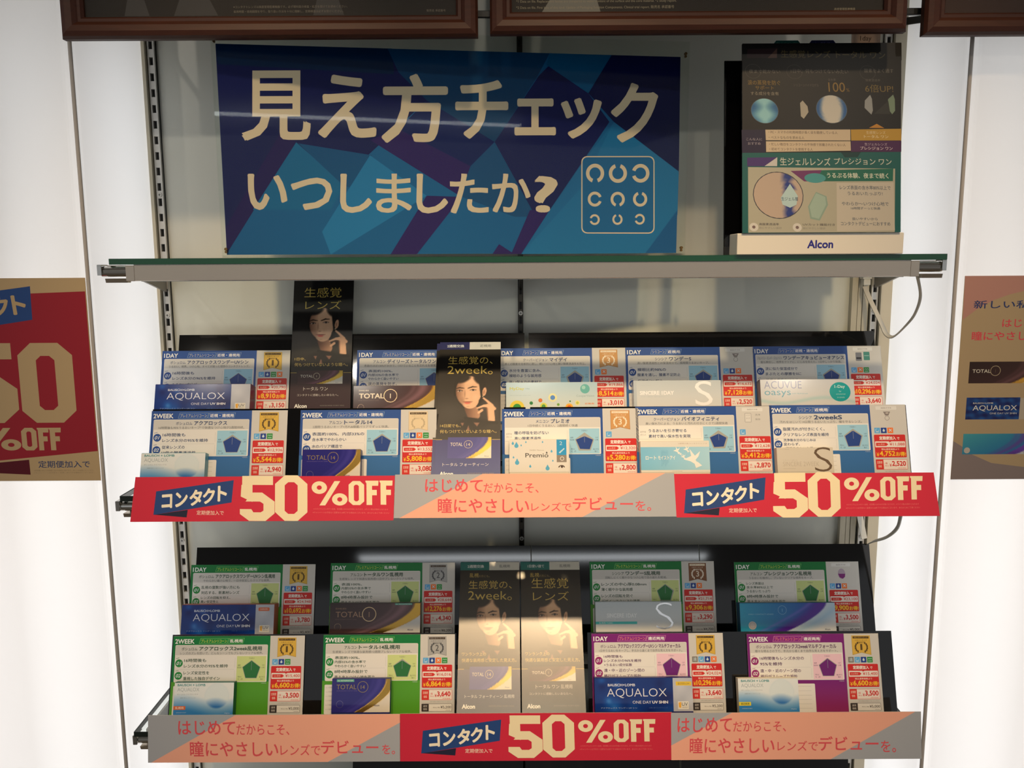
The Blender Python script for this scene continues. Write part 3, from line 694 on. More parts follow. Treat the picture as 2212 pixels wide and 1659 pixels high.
a.fit('はじめてだからこそ、', X(648, 425), Y(398), X(648, 425)+150, Y(452), (206, 66, 80), .015); a.fit('瞳にやさしいレンズでデビューを。', X(445, 510), Y(480), X(445, 510)+255, Y(540), (206, 66, 80), .02)
def swoosh_fn(x0, y0, x1, y1, base0, base1, band, foil, corner, curve=1.0, n=(44, 14)):
    w, h = x1-x0, y1-y0
    def fn(X_, Y_):
        u = (X_-x0)/w; v = (Y_-y0)/h
        e = u-(1.0-.36*curve*np.clip(v, 0, 1)**1.9)+.02      # >0 beyond the gold arc
        c = mixc(base0, base1, u*.6+v*.4)
        bnd = np.exp(-((e+.16)/.06)**2)*.8+np.exp(-((e+.27)/.03)**2)*.35
        c = c*(1-bnd[..., None])+np.array(band)*bnd[..., None]
        g = np.clip((e+.06)/.02, 0, 1)[..., None]; c = c*(1-g)+(np.array(foil)*(1.0+.25*np.sin(v*3)[..., None]))*g
        q = np.clip((e-.10)/.015, 0, 1)[..., None]; c = c*(1-q)+np.array(corner)*q
        return c
    return fn
def pic(x0, y0, x1, y1, fn, nx=44, ny=14): a.raster(x0, y0, x1, y1, nx, ny, fn)
x0, y0 = X(432, 686), Y(686); pic(x0, y0, x0+112, Y(834), swoosh_fn(x0, y0, x0+112, Y(834), (44, 30, 26), (70, 44, 44), (104, 72, 74), (170, 130, 52), (200, 196, 180)))
a.fit('TOTAL', x0+5, Y(738), x0+32, Y(762), (206, 200, 186), .01); a.ring(x0+39, Y(748), 7.6, 6.9, (176, 160, 130)); a.text('1', x0+39, Y(748), 7, (90, 76, 60), anchor='c')
x0, y0 = X(412, 932), Y(932)
def deep(X_, Y_):
    n_ = np.sin(X_*.31+Y_*.23)*np.sin(Y_*.41-X_*.17)+.6*np.sin(X_*.13-Y_*.5+2)
    return mixc((22, 30, 84), (34, 90, 156), .38+.30*n_)
pic(x0, y0, x0+80, Y(1084), deep, 40, 20); a.rect(x0+80, y0+1, x0+114, Y(1084), (170, 160, 144))
a.fit('AQUALOX', x0+10, Y(986), x0+76, Y(1028), (206, 206, 200)); a.fit('BAUSCH+LOMB', x0+10, Y(966), x0+40, Y(976), (200, 200, 196), .02); a.fit('ONE DAY UV SHIN', x0+36, Y(1036), x0+76, Y(1048), (200, 200, 196))
x0, y0 = X(390, 1184), Y(1184); pic(x0, y0, x0+112, Y(1328), swoosh_fn(x0, y0, x0+112, Y(1328), (66, 150, 160), (26, 90, 150), (96, 60, 140), (80, 50, 130), (176, 180, 178)))
a.disc(x0+7, Y(1300), 4.6, (176, 170, 160)); a.text('Alcon', x0+92, Y(1318), 4, (90, 96, 120))
a.build('print', t, (0, -.0006, 0), (PI/2, 0, 0))

# ================================================================== BLACK ACRYLIC STANDS
T18 = rad(18)
ROWS = {1: (-.065, -.138), 2: (-.158, -.2205), 3: (-.075, -.4995), 4: (-.165, -.5865)}
def rowpt(r, s, off=0):
    y, z = ROWS[r]
    return (y-s*math.sin(T18)-off*math.cos(T18), z-s*math.cos(T18)+off*math.sin(T18))
LED = .1225
def stand(rA, rB, segsA, segsB, label, top=-.027, lipfront=.022):
    """stepped display stand: back panels, ledge, front panels, front ledge with lip"""
    x0 = min(s[0] for s in segsA); x1 = max(s[1] for s in segsA)
    t = empty('display_stand', (0, 0, H0)); tag(t, label, 'display stand')
    def panel(r, a, c, tp):
        p = [rowpt(r, tp, -.0030), rowpt(r, LED, -.0030), rowpt(r, LED, -.0055), rowpt(r, tp, -.0055)]
        b = MB(); b.prism(p, a, c); b.build('back_panel', BLACK, t)
    for a, c in segsA: panel(rA, a, c, top)
    for a, c in segsB: panel(rB, a, c, -.0015)
    yA, zA = rowpt(rA, LED); yB, zB = rowpt(rB, .0355)
    b = MB(); b.box(x0, x1, rowpt(rB, (ROWS[rB][1]-zA)/math.cos(T18), -.006)[0]+.0005, yA+.006, zA-.003, zA); b.build('ledge', BLACK, t)
    yB2, zB2 = rowpt(rB, LED)
    b = MB(); b.box(x0, x1, yB2-lipfront, yB2+.006, zB2-(.0008 if rB == 2 else .0088), zB2-.0002); b.build('front_ledge', BLACK, t)
    return t
stand(1, 2, [(-.564, .0055)], [(-.572, -.134), (-.028, .0055)], 'left stepped black acrylic stand holding the blue cards on the middle shelf')
stand(1, 2, [(.0125, .3005), (.3008, .582)], [(.0125, .594)], 'right stepped black acrylic stand holding the blue cards on the middle shelf')
stand(3, 4, [(-.553, .0145)], [(-.562, -.107)], 'left stepped black acrylic stand holding the green cards on the lower shelf')
stand(3, 4, [(.016, .300), (.3015, .590)], [(.103, .590)], 'right stepped black acrylic stand holding the green and purple cards on the lower shelf')

# ================================================================== PRICE CARDS
TH = {'b': dict(m=(36, 78, 150), lo=(52, 108, 168), bg=(158, 206, 228), pent=(34, 66, 138), tg=(206, 204, 170), ink=(52, 72, 112), bl=(40, 78, 150)),
      'g': dict(m=(18, 120, 58), lo=(84, 158, 40), bg=(206, 220, 146), pent=(46, 116, 62), tg=(206, 220, 90), ink=(56, 84, 66), bl=(44, 140, 66)),
      'p': dict(m=(122, 28, 118), lo=(148, 44, 96), bg=(238, 200, 212), pent=(110, 32, 118), tg=(236, 150, 120), ink=(92, 54, 96), bl=(150, 44, 110))}
RIB = {'gold': ((216, 176, 70), (92, 70, 30)), 'bronze': ((204, 152, 92), (240, 226, 200)), 'brown': ((128, 84, 54), (226, 214, 196)), 'silver': ((170, 170, 168), (80, 82, 84)), 'pale': ((226, 206, 168), (190, 172, 140))}
IC = {'B': (96, 172, 226), 'N': (34, 66, 146), 'G': (50, 146, 62), 'O': (238, 122, 52), 'Y': (128, 124, 116)}
PANEL = (232, 229, 222)
def card_art(th, day, tags, maker, name, sub, bullets, inner, rib, icons, pr):
    c = TH[th]; a = Art('card')
    a.rect(0, 0, 155, 124, c['m']); a.grad(0, 70, 155, 124, c['m'] if th == 'p' else c['lo'], c['lo'])
    a.rect(155, 0, 210, 124, (206, 204, 198))
    a.text(day, 3, 7.6, 9.6, (236, 238, 236), bold=.035, maxw=34)
    def para(x0, x1, txt, col, bd=0):
        a.poly([(x0+2.5, 3.2), (x1+2.5, 3.2), (x1, 11.8), (x0, 11.8)], (150, 176, 190) if th == 'b' else (140, 200, 120) if th == 'g' else (230, 160, 190))
        a.poly([(x0+2.9, 3.6), (x1+2.0, 3.6), (x1-.4, 11.4), (x0+.5, 11.4)], tuple(int(v*1.12) for v in c['m']))
        a.fit(txt, x0+3.4, 5, x1-.6, 10.2, col, bd)
    w1 = 45 if len(tags[0]) > 6 else 24
    w2 = 8+5.4*len(tags[1])
    para(41, 41+w1, tags[0], c['tg'], .01); para(41+w1+1, 41+w1+1+w2, tags[1], (240, 240, 236), .03)
    a.rr(4, 13.5, 151.5, 70.5, 1.8, PANEL); a.rect(4.6, 14.2, 151, 29, (208, 206, 200)); 
    # heading: maker small, product name large
    wn = min(100, 7.4*len(name)*.98); wm = min(40, 5.0*len(maker)); tot = wm+3+wn
    if tot > 142: wn *= 142/tot; wm *= 142/tot; tot = 142
    xa = 78-tot/2
    a.fit(maker, xa, 17.2, xa+wm, 22.0, c['ink'], .015); a.fit(name, xa+wm+3, 15.8, xa+wm+3+wn, 22.6, c['ink'], .035)
    ws = min(132, 4.5*len(sub)); a.fit(sub, 78-ws/2, 24.2, 78+ws/2, 28.2, (104, 106, 106), .005)
    ys = (41.5, 60.5)
    for k, bt in enumerate(bullets):
        y = ys[k]; n = len(bt); x = 19
        if bt[0].startswith('*'):
            bt = [bt[0][1:]]+bt[1:]
            a.fit('おすすめ', 6.5, 37.5, 15, 40.5, (110, 112, 116)); a.fit('ポイント', 6.5, 42, 15, 45, (110, 112, 116)); a.rect(4.6, 50, 100, 50.4, (186, 186, 184))
        else:
            a.disc(11, y, 6.0, c['bl']); a.fit(('01', '02')[k], 7.2, y-2.6, 14.8, y+2.6, (226, 232, 232), .02, .3)
            a.poly([(6, y-7.4), (11, y-8.6), (11, y-8.0), (6, y-6.8)], c['bl'])
        st = 8.6 if n < 3 else 6.4; em = 5.9 if n < 3 else 5.0
        for j, ln in enumerate(bt):
            yy = y+(j-(n-1)/2)*st; wl = min(80, em*len(ln)*.99)
            a.fit(ln, x, yy-em*.45, x+wl, yy+em*.45, c['ink'], .022)
        a.rect(100, y-8, 100.3, y+7, (190, 190, 188))
    if len(bullets) > 1: a.rect(5, 51, 99.5, 51.3, (196, 196, 194))
    # radar chart
    a.rect(103, 31, 149.5, 69.5, c['bg'])
    cx, cy, R = 126.5, 52.5, 14.5
    pen = lambda r: [(cx+r*f*math.sin(2*PI*k/5), cy-r*f*math.cos(2*PI*k/5)) for k, f in enumerate(inner)]
    a.poly([(cx+(R+.9)*math.sin(2*PI*k/5), cy-(R+.9)*math.cos(2*PI*k/5)) for k in range(5)], (166, 168, 160)); a.poly(pen(R), c['pent'])
    a.rect(cx-.2, cy-R*.9, cx+.2, cy, (150, 160, 170))
    for s_, x, y, wd in (('うるおい', cx, 34.2, 9), ('つけ', 145, 45, 4.5), ('心地', 145, 48.4, 4.5), ('視界', 107, 45, 4.5), ('安定性', 107.4, 48.4, 6.5), ('汚れに', 108.5, 62.5, 6.5), ('くさ', 109.5, 66.0, 8), ('扱いやすさ', 143.8, 62.8, 8.5), ('強さ', 143.8, 66.2, 4.5)):
        a.fit(s_, x-wd/2, y-1.2, x+wd/2, y+1.2, c['ink'])
    a.fit('※当社比', 143, 71.4, 151, 73.2, (190, 196, 200))
    # lens note panel behind the boxes
    a.rr(4, 76, 104, 120.5, 1.6, PANEL)
    for k in range(6): a.fit('レンズ直径', 6.5, 79+6.6*k, 16, 81.4+6.6*k, (150, 152, 150)); a.rect(22, 80+6.6*k, 98, 80.4+6.6*k, (190, 190, 186))
    # ribbon of the ranking
    if rib:
        rc, ri = RIB[rib[0]]
        a.poly([(167, 3), (196.5, 3), (197, 33), (181.8, 29.4), (167, 33)], tuple(int(v*.86) for v in rc)); a.poly([(167.6, 3), (196, 3), (196.3, 32), (181.8, 28.6), (167.6, 32)], rc)
        dk = (70, 52, 30) if rib[0] not in ('bronze', 'brown') else (236, 224, 200)
        a.rect(169, 4.4, 194.5, 7.6, dk); a.fit('当店人気ランキング', 170.5, 5.1, 193, 6.9, rc)
        a.fit('人気ランキング', 172, 9.2, 191.5, 11.4, ri); a.fit('BEST', 177, 12.6, 186.6, 15, ri, .02)
        if rib[0] != 'pale': a.fit(str(rib[1]), 179.2 if rib[1] != 1 else 180.2, 16.2, 184.4 if rib[1] != 1 else 183.4, 25.4, ri, .015)
        for sg in (-1, 1):
            for q in range(6):
                A = rad(38+21*q) if sg > 0 else rad(142-21*q)
                A = rad(-52+21*q); px = 181.8+sg*9.6*math.cos(A); py = 21.0+8.2*math.sin(A)
                a.disc(px, py, 1.15, ri, 2.0, 10)
            a.ring(181.8, 21.0, 8.9, 8.2, ri, -55 if sg > 0 else 125, 60 if sg > 0 else 240, 12)
    else:
        a.rr(164, 2.5, 196, 8, 1, (222, 222, 218)); a.fit('当店おすすめ', 172, 3.9, 188, 6.4, (120, 110, 106))
        if th == 'g': a.disc(180.5, 20, 6.2, (176, 160, 176), 8.5); a.poly([(174.6, 20), (186.6, 20), (186, 25), (182, 28.3), (177, 26)], (124, 40, 118))
        elif day == '2WEEK' and icons == 'B': a.frame(168, 11, 178, 25, 1, .5, (130, 130, 128), (216, 214, 208)); a.fit('レンズ', 170, 13, 176, 15, (120, 120, 120)); a.fit('ケア', 170, 18, 176, 20, (120, 120, 120)); a.fit('洗浄', 184, 12, 192, 15, (130, 130, 128)); a.fit('保存', 184, 19, 192, 22, (130, 130, 128))
        elif icons == 'BOG': a.rr(168, 11, 178, 25, 1, (120, 124, 132)); a.rr(181, 10, 191, 24, 1, (70, 140, 128)); a.rect(169, 19, 177, 22, (40, 44, 56)); a.rect(182, 16, 190, 17, (160, 200, 190))
        else: a.poly([(175, 11), (186, 11), (183, 17), (178, 17)], (136, 128, 124)); a.ring(180.5, 21, 3.6, 3, (140, 134, 130)); a.rect(179, 12.6, 183, 13.8, (220, 214, 206))
    for k, ic in enumerate(icons):
        x = 159.5+10.0*k; a.rr(x, 35.8, x+8.8, 44.4, .6, IC[ic]); lc = (206, 224, 230)
        if ic == 'N': a.poly([(x+4.4, 37), (x+6.2, 40.2), (x+2.6, 40.2)], lc); a.disc(x+4.4, 40.4, 1.8, lc, n=12)
        elif ic == 'B': a.ring(x+4.4, 39.6, 2.6, 2.0, lc, 0, 250, 12); a.rect(x+2, 42.2, x+7, 42.9, lc)
        elif ic == 'G': a.ring(x+3, 39.6, 1.6, 1.1, lc, 180, 360, 8); a.ring(x+6.2, 39.6, 1.6, 1.1, lc, 180, 360, 8); a.rect(x+1.6, 41.8, x+7.2, 42.5, lc)
        elif ic == 'O': a.poly([(x+2, 41.5), (x+6.4, 37.4), (x+7, 38), (x+2.6, 42.2)], lc); a.poly([(x+2, 38), (x+3.4, 37.6), (x+7, 41.6), (x+6, 42)], lc)
        else: a.fit('遠', x+1.6, 37.2, x+7.2, 42.6, lc)
    R1, R2 = (206, 42, 38), (212, 52, 42)
    a.rr(158, 46.6, 206, 81.6, 1.6, R1); a.fit('定期便加入', 166, 49, 191.5, 54.8, (240, 232, 222), .045); a.fit('で', 193, 50.6, 197, 54.4, (240, 232, 222), .03)
    a.rr(159, 57, 205, 66, .8, (236, 226, 216)); a.poly([(180, 57), (184, 57), (182, 58.4)], R1)
    a.poly([(160.4, 59), (176, 59), (179, 61.5), (176, 64), (160.4, 64)], R2); a.fit('3ヵ月分' if day == '1DAY' else '6ヵ月分', 163, 60.2, 173.5, 62.8, (240, 200, 180), .01)
    a.fit('¥'+pr[0], 181, 59, 204, 64.2, (206, 74, 62), .02)
    a.fit('税込通常価格より', 168, 67.6, 195, 70.4, (244, 220, 200), .02)
    a.fit('¥', 160, 74, 164, 80.0, (246, 190, 40), .02); a.fit(pr[1], 164.8, 71.6, 188.5, 80.6, (246, 196, 48), .035); a.fit('お得!', 189.5, 73, 204.8, 80.0, (246, 196, 48), .03)
    a.frame(158, 84.4, 206, 100, 1.2, .5, R2, (236, 226, 216)); a.rr(158, 84.4, 169.6, 100, 1, R2); a.fit('定期便', 159.8, 87, 167.8, 91.2, (240, 200, 180), .02); a.fit('価格', 161, 93, 166.6, 97, (240, 200, 180), .02)
    a.fit('1箱', 171.6, 89, 175.4, 92, R2); a.fit('税込', 171.6, 93.4, 177.5, 95.2, R2); a.fit('¥', 178.6, 91, 181.6, 95.6, R1, .02); a.fit(pr[2], 182.4, 87, 203.6, 95.8, R1, .035); a.fit('(税抜価格)', 191, 97, 203.6, 98.8, R2)
    a.fit('※表示価格は両眼分ではございません', 171, 101.8, 204, 103.4, (150, 146, 140)); a.rect(158, 103.9, 206, 104.1, (170, 168, 164))
    a.frame(158, 105.6, 206, 117.4, 1.2, .5, (70, 66, 64), (228, 226, 220)); a.rr(158, 105.6, 169.4, 117.4, 1, (62, 56, 54)); a.fit('通常', 160.6, 107.6, 166.8, 110.8, (190, 186, 180), .02); a.fit('価格', 160.6, 112, 166.8, 115.4, (190, 186, 180), .02)
    if pr[3]: a.fit('税込(1箱)', 176, 110.4, 187, 112.4, (110, 106, 104)); a.fit('¥'+pr[3], 188, 108.6, 204.4, 113.4, (84, 80, 78), .01); a.fit('(税抜)', 196, 114.6, 204, 116.2, (130, 126, 124))
    return a
PS, SI = 'プレミアムシリコーン', 'シリコーン'
KE, K1, RN, EK = '近視・遠視用', '近視用', '乱視用', '遠近両用'
UV_ = ['*瞳の呼吸を妨げない', '高い酸素透過性']
CARDS = [
 (1, -483.8, .5, 'b', '1DAY', (PS, KE), 'ボシュロム', 'アクアロックスワンデーUVシン', 'うるおい、視界、つけ心地、すべてが揃った理想のコンタクトレンズ。', [['16時間後も', 'レンズ水分の96%を維持'], ['うるおい成分が', '拡散する設計']], (1, 1, 1, .98, 1), ('gold', 1), 'BNGO', ('20,790', '8,910', '3,150', '4,500'), 'blue 1DAY price card with gold ribbon 1 and saving 8,910 yen'),
 (1, -164, 1.0, 'b', '1DAY', (PS, KE), 'アルコン', 'デイリーズトータルワン', '表面のほぼ100%が水分で、つけていることを忘れる生感覚レンズ。', [['表面約100%、', '内部33%の含水率で', 'やわらかく扱いやすい'], ['涙の蒸発を防ぎ、', '乾燥しにくい']], (1, 1, 1, 1, 1), ('silver', 2), 'BOG', ('24,948', '9,900', '3,900', ''), 'blue 1DAY price card between the two upper tall leaflets, half hidden'),
 (1, 66, -.5, 'b', '1DAY', (SI, KE), 'クーパービジョン', 'マイデイ', '多くの酸素を効率的に通し、軽いつけ心地と高い酸素透過性を両立。', [['水分を豊富に含み、', '裸眼のような装用感'], ['高い保水力の素材で', '乾燥感を軽減']], (.82, .86, .9, .8, .86), ('bronze', 3), 'BO', ('19,866', '8,514', '3,010', ''), 'blue 1DAY price card with bronze ribbon 3 and saving 8,514 yen'),
 (1, 275.5, -.8, 'b', '1DAY', (SI, K1), 'シンシア', 'ワンデーS', '高い酸素透過性とW保湿成分で、長時間うるおいキープ。', [['裸眼比約98%の', '酸素を通し、酸素不足防止'], ['保湿成分W配合', '2種類の成分']], (.84, .88, .9, 1, .96), None, 'BNO', ('16,632', '7,128', '2,520', ''), 'blue 1DAY price card behind the silver box with white S, saving 7,128 yen'),
 (1, 484.5, -1.2, 'b', '1DAY', (SI, KE), 'ジョンソン・エンド・ジョンソン', 'ワンデーアキュビューオアシス', '最も瞬目し、視界をクリアに、にじみを抑えた、1日中しっかり快適。', [['涙に似た保湿成分で', 'まぶたとの摩擦を0に'], ['涙液の安定化による', '快適さ']], (.86, .9, .92, .94, .92), None, 'BOG', ('24,024', '10,296', '3,640', ''), 'blue 1DAY price card at the right end, behind the grey box with teal disc'),
 (2, -467, 1.6, 'b', '2WEEK', (PS, KE), 'ボシュロム', 'アクアロックス', '16時間後も95%うるおいキープ*で快適なつけ心地が2週間持続。', [['16時間後も', 'レンズ水分の95%を維持'], ['従来レンズの', '10倍の酸素透過性']], (.86, 1, 1, 1, .98), ('gold', 1), 'BNG', ('12,936', '5,544', '2,940', '4,200'), 'blue 2WEEK price card with gold ribbon 1 and saving 5,544 yen'),
 (2, -237, 1.6, 'b', '2WEEK', (PS, KE), 'アルコン', 'トータル14', '2週間うるおいキープ+汚れ&細菌バリアでずっと快適。', [['表面約100%、内部33%の', '含水率でやわらかい'], ['水のバリア構造で', '細菌や汚れの付着を防ぐ']], (.88, .98, 1, 1, .96), ('pale', 2), 'BNOG', ('13,552', '5,808', '3,080', '4,400'), 'blue 2WEEK price card with washed-out pale ribbon and saving 5,808 yen'),
 (2, 74, 1.6, 'b', '2WEEK', (SI, KE), 'メニコン', 'プレミオ', '1日中続くうるおい、2週間続く快適', [UV_], (.66, .94, .9, .84, .96), ('bronze', 3), 'B', ('12,320', '5,280', '2,800', '4,000'), 'blue 2WEEK price card with bronze ribbon 3 and saving 5,280 yen'),
 (2, 280, -.6, 'b', '2WEEK', (SI, KE), 'クーパービジョン', 'バイオフィニティ', '高い保水力による、うるおいと汚れの付きにくさで2週間快適', [['*うるおいを引き寄せる', '素材で高い保水性を実現']], (.7, .86, .82, .9, .98), None, 'B', ('12,628', '5,412', '2,870', '4,100'), 'blue 2WEEK price card behind the box with white birds, saving 5,412 yen'),
 (2, 486.5, -1.8, 'b', '2WEEK', (SI, K1), 'シンシア', '2weekS', '汚れをはじいて14日間うるおいたっぷり、瞳を守るレンズ。', [['脂質汚れが付きにくく、', 'クリアなレンズ表面を維持'], ['洗浄後水分のなじみは', '変わらず、', '2週間うるおいを保つ']], (.86, .92, .94, 1, .92), None, 'BNO', ('11,088', '4,752', '2,520', '3,600'), 'blue 2WEEK price card at the right end, behind the beige S box'),
 (3, -454.6, 1.8, 'g', '1DAY', (PS, RN), 'ボシュロム', 'アクアロックスワンデーUVシン乱視用', 'やわらかい着け心地で、一日中安定したクリアな視界。', [['乱視の度数が強い方にも', '対応する、新素材レンズ'], ['レンズの回転を抑え、', '高い安定性と', '快適な装用感を両立']], (1, 1, 1, 1, 1), ('gold', 1), 'BNOG', ('24,948', '10,692', '3,780', '5,400'), 'green 1DAY price card with gold ribbon 1 and saving 10,692 yen'),
 (3, -218.7, .2, 'g', '1DAY', (PS, RN), 'アルコン', 'トータルワン乱視用', '生感覚レンズで快適な装用感+1日中ブレないクリアな視界。', [['表面100%、', '内部33%の含水率で', 'やわらかく扱いやすい'], ['8時4時厚み設計で', '見え方とつけ心地を両立']], (1, 1, 1, 1, 1), ('silver', 2), 'BOG', ('28,644', '12,276', '4,340', '6,200'), 'green 1DAY price card with silver ribbon 2 and saving 12,276 yen'),
 (3, 218.9, .4, 'g', '1DAY', (PS, RN), 'シンシア', 'ワンデーS乱視用', '回転しにくく軽やかなつけ心地で目の疲れを軽減。', [['レンズの中心厚0.08mm', '薄く軽やかな装用感'], ['レンズの回転を防ぐ', 'デザインでクリアな視界']], (.98, .9, .94, .94, .98), ('brown', 3), 'BNO', ('21,714', '9,306', '3,290', '4,700'), 'green 1DAY price card with brown ribbon 3 and saving 9,306 yen'),
 (3, 463, 2.4, 'g', '1DAY', (PS, RN), 'アルコン', 'プレシジョンワン乱視用', 'うるおいを維持し、ブレないクリアな視界をキープ。', [['レンズ表面は', '含水率80%以上で', 'うるおいたっぷり'], ['8時4時厚み設計で', '見え方とつけ心地を両立']], (1, 1, .98, .96, .98), None, 'BNO', ('23,100', '9,900', '3,500', '5,000'), 'green 1DAY price card without ribbon, showing a purple lens and saving 9,900 yen'),
 (4, -454, .4, 'g', '2WEEK', (PS, RN), 'ボシュロム', 'アクアロックス2week乱視用', 'レンズのズレを防いで、どんなシーンでもブレないクリアな視界。', [['16時間後も', 'レンズ水分の95%を維持'], ['レンズ安定性を', '重視した独自デザイン']], (1, 1, 1, 1, 1), ('gold', 1), 'BNG', ('15,400', '6,600', '3,500', '5,000'), 'green 2WEEK price card with gold ribbon 1 and saving 6,600 yen'),
 (4, -214.1, -.4, 'g', '2WEEK', (PS, RN), 'アルコン', 'トータル14乱視用', '生感覚レンズで快適な装用感+2週間ブレないクリアな視界。', [['表面約100%、', '内部55%の含水率で', 'やわらかく扱いやすい'], ['8時4時厚み設計で', '見え方とつけ心地を両立']], (.9, 1, 1, 1, 1), ('silver', 2), 'BNOG', ('16,016', '6,864', '3,640', '5,200'), 'green 2WEEK price card with silver ribbon 2 and saving 6,864 yen'),
 (4, 214.2, 0, 'p', '1DAY', (PS, EK), 'ボシュロム', 'アクアロックスワンデーUVシン マルチフォーカル', '1日中うるおいをキープし、手元から遠くまで自然な見え方をサポート。', [['16時間後も', 'レンズ水分の96%を維持', '+うるおい成分拡散'], ['遠・中・近のゾーン間の', '移行がスムーズな設計']], (1, 1, 1, 1, 1), ('gold', 1), 'YBNO', ('24,024', '10,296', '3,640', '5,200'), 'purple 1DAY price card with gold ribbon 1 and saving 10,296 yen'),
 (4, 462.3, 2.0, 'p', '2WEEK', (PS, EK), 'ボシュロム', 'アクアロックス2weekマルチフォーカル', '様々な明るさの下で、手元から遠くまで自然な見え方をサポート。', [['16時間後もレンズ水分の', '95%を維持'], ['遠・中・近のゾーン間の', '移行がスムーズな設計']], (.98, .98, 1, 1, .98), ('gold', 1), 'YBNG', ('15,400', '6,600', '3,500', '5,000'), 'purple 2WEEK price card with gold ribbon 1 and saving 6,600 yen'),
]
CARD_EDGE = mat('card_board', (205, 203, 198), .5)
for (row, xc, s0, th, day, tags, mk, nm, sub, bu, inn, rib, ic, pr, lab) in CARDS:
    y, z = rowpt(row, s0/1000); hh = LED-s0/1000-.0004
    t = empty('price_card', ((xc-105)/1000, y, H0+z), tilted(18)); tag(t, lab, 'price card', 'price cards on the two stepped shelves')
    b = MB(); b.box(0, .210, -hh, 0, -.0012, 0, b=.0002); b.build('board', CARD_EDGE, t)
    card_art(th, day, tags, mk, nm, sub, bu, inn, rib, ic, pr).build('printed_face', t)

# ================================================================== LENS BOXES
def water(seed, c0, c1, c2, x0=0, y0=0):
    rs = np.random.RandomState(seed); B_ = [(rs.rand()*160, rs.rand()*60, 4+rs.rand()*12, rs.rand()-.4) for _ in range(34)]
    def fn(X_, Y_):
        v = np.zeros_like(X_)
        for bx, by, br, ba in B_: v += ba*np.exp(-(((X_-x0-bx)**2+(Y_-y0-by)**2)/br**2))
        c = mixc(c0, c1, .36+.85*v); k = np.clip(v-.55, 0, 1)[..., None]*1.6
        return c*(1-k)+np.array(c2, float)*k
    return fn
def aqualox_day(a, w_, h_, bandcol=None):
    a.raster(0, 0, w_*.80, h_, 64, 24, water(3, (14, 26, 92), (30, 96, 184), (110, 170, 220)))
    a.fit('BAUSCH+LOMB', w_*.135, h_*.165, w_*.415, h_*.245, (206, 214, 228), .035)
    a.fit('AQUALOX', w_*.125, h_*.31, w_*.735, h_*.60, (224, 228, 236), -.012); a.fit('ONE DAY', w_*.385, h_*.68, w_*.575, h_*.765, (214, 220, 232)); a.fit('UV SHIN', w_*.585, h_*.68, w_*.745, h_*.765, (232, 234, 240), .04)
    a.fit('アクアロックス ワンデー UV シン', w_*.06, h_*.87, w_*.43, h_*.915, (170, 190, 220)); a.fit('1日使い捨てコンタクトレンズ', w_*.55, h_*.87, w_*.74, h_*.91, (80, 110, 170))
    a.raster(w_*.80, 0, w_, h_, 14, 14, water(8, (172, 176, 186), (206, 208, 214), (226, 228, 230), w_*.8), fin='gloss')
    a.rr(w_*.845, h_*.70, w_*.955, h_*.94, .8, (226, 224, 214)); a.fit('UV', w_*.885, h_*.735, w_*.945, h_*.84, (70, 70, 74)); a.poly([(w_*.852, h_*.74), (w_*.88, h_*.72), (w_*.876, h_*.90), (w_*.856, h_*.88)], (236, 176, 60)); a.fit('PROTECT', w_*.89, h_*.87, w_*.945, h_*.90, (120, 120, 120))
    if bandcol == 'o': a.rr(w_*.83, h_*.10, w_*.95, h_*.22, 1.4, (214, 110, 70)); a.fit('乱視用(近視)', w_*.85, h_*.13, w_*.93, h_*.19, (236, 220, 210))
    if bandcol == 'y': a.rect(w_*.83, h_*.11, w_*.99, h_*.23, (230, 196, 60)); a.fit('遠近両用 LOW', w_*.85, h_*.135, w_*.97, h_*.205, (130, 100, 40))
def swoosh_box(a, w_, h_, cols, logo, num, corner=True, fs=1.0):
    a.raster(0, 0, w_, h_, 60, 26, swoosh_fn(0, 0, w_, h_, *cols, curve=1.35))
def total_day(a, w_, h_, dim):
    f = swoosh_fn(0, 0, w_, h_, (58, 42, 40), (104, 78, 80), (140, 104, 110), (172, 132, 56), (216, 214, 208), curve=1.35)
    a.raster(0, 0, w_, h_, 64, 26, f)
    # foil arc and foil lettering
    P = []; F = []
    for k in range(13):
        v = k/12; e = 1.0-.36*1.35*v**1.9-.02
        P += [(min(w_, (e-.035)*w_), v*h_), (min(w_, (e+.095)*w_), v*h_)]
    a.put(P, [(2*k, 2*k+2, 2*k+3, 2*k+1) for k in range(12)], (190, 150, 70), 'foil')
    ink = (150, 120, 100) if dim else (226, 214, 190)
    a.fit('DAILIES', w_*.065, h_*.15, w_*.18, h_*.20, ink, fin='foil' if dim else None)
    a.fit('TOTAL', w_*.065, h_*.28, w_*.36, h_*.47, ink, .04 if not dim else .0, fin='foil' if dim else None); a.ring(w_*.435, h_*.37, h_*.25, h_*.225, (196, 168, 130), fin='foil'); a.text('1', w_*.435, h_*.37, h_*.24, ink, .03, anchor='c')
    a.fit('WATER GRADIENT CONTACT LENSES', w_*.06, h_*.53, w_*.30, h_*.56, (120, 96, 90)); a.ring(w_*.09, h_*.80, h_*.12, h_*.108, (150, 126, 104), fin='foil')
    a.text('Alcon', w_*.86, h_*.90, h_*.085, (40, 44, 96), .02)
    if dim: a.rect(w_*.72, 0, w_*.91, h_*.06, (90, 160, 140)); a.fit('for ASTIGMATISM', w_*.73, h_*.015, w_*.90, h_*.045, (220, 230, 224))
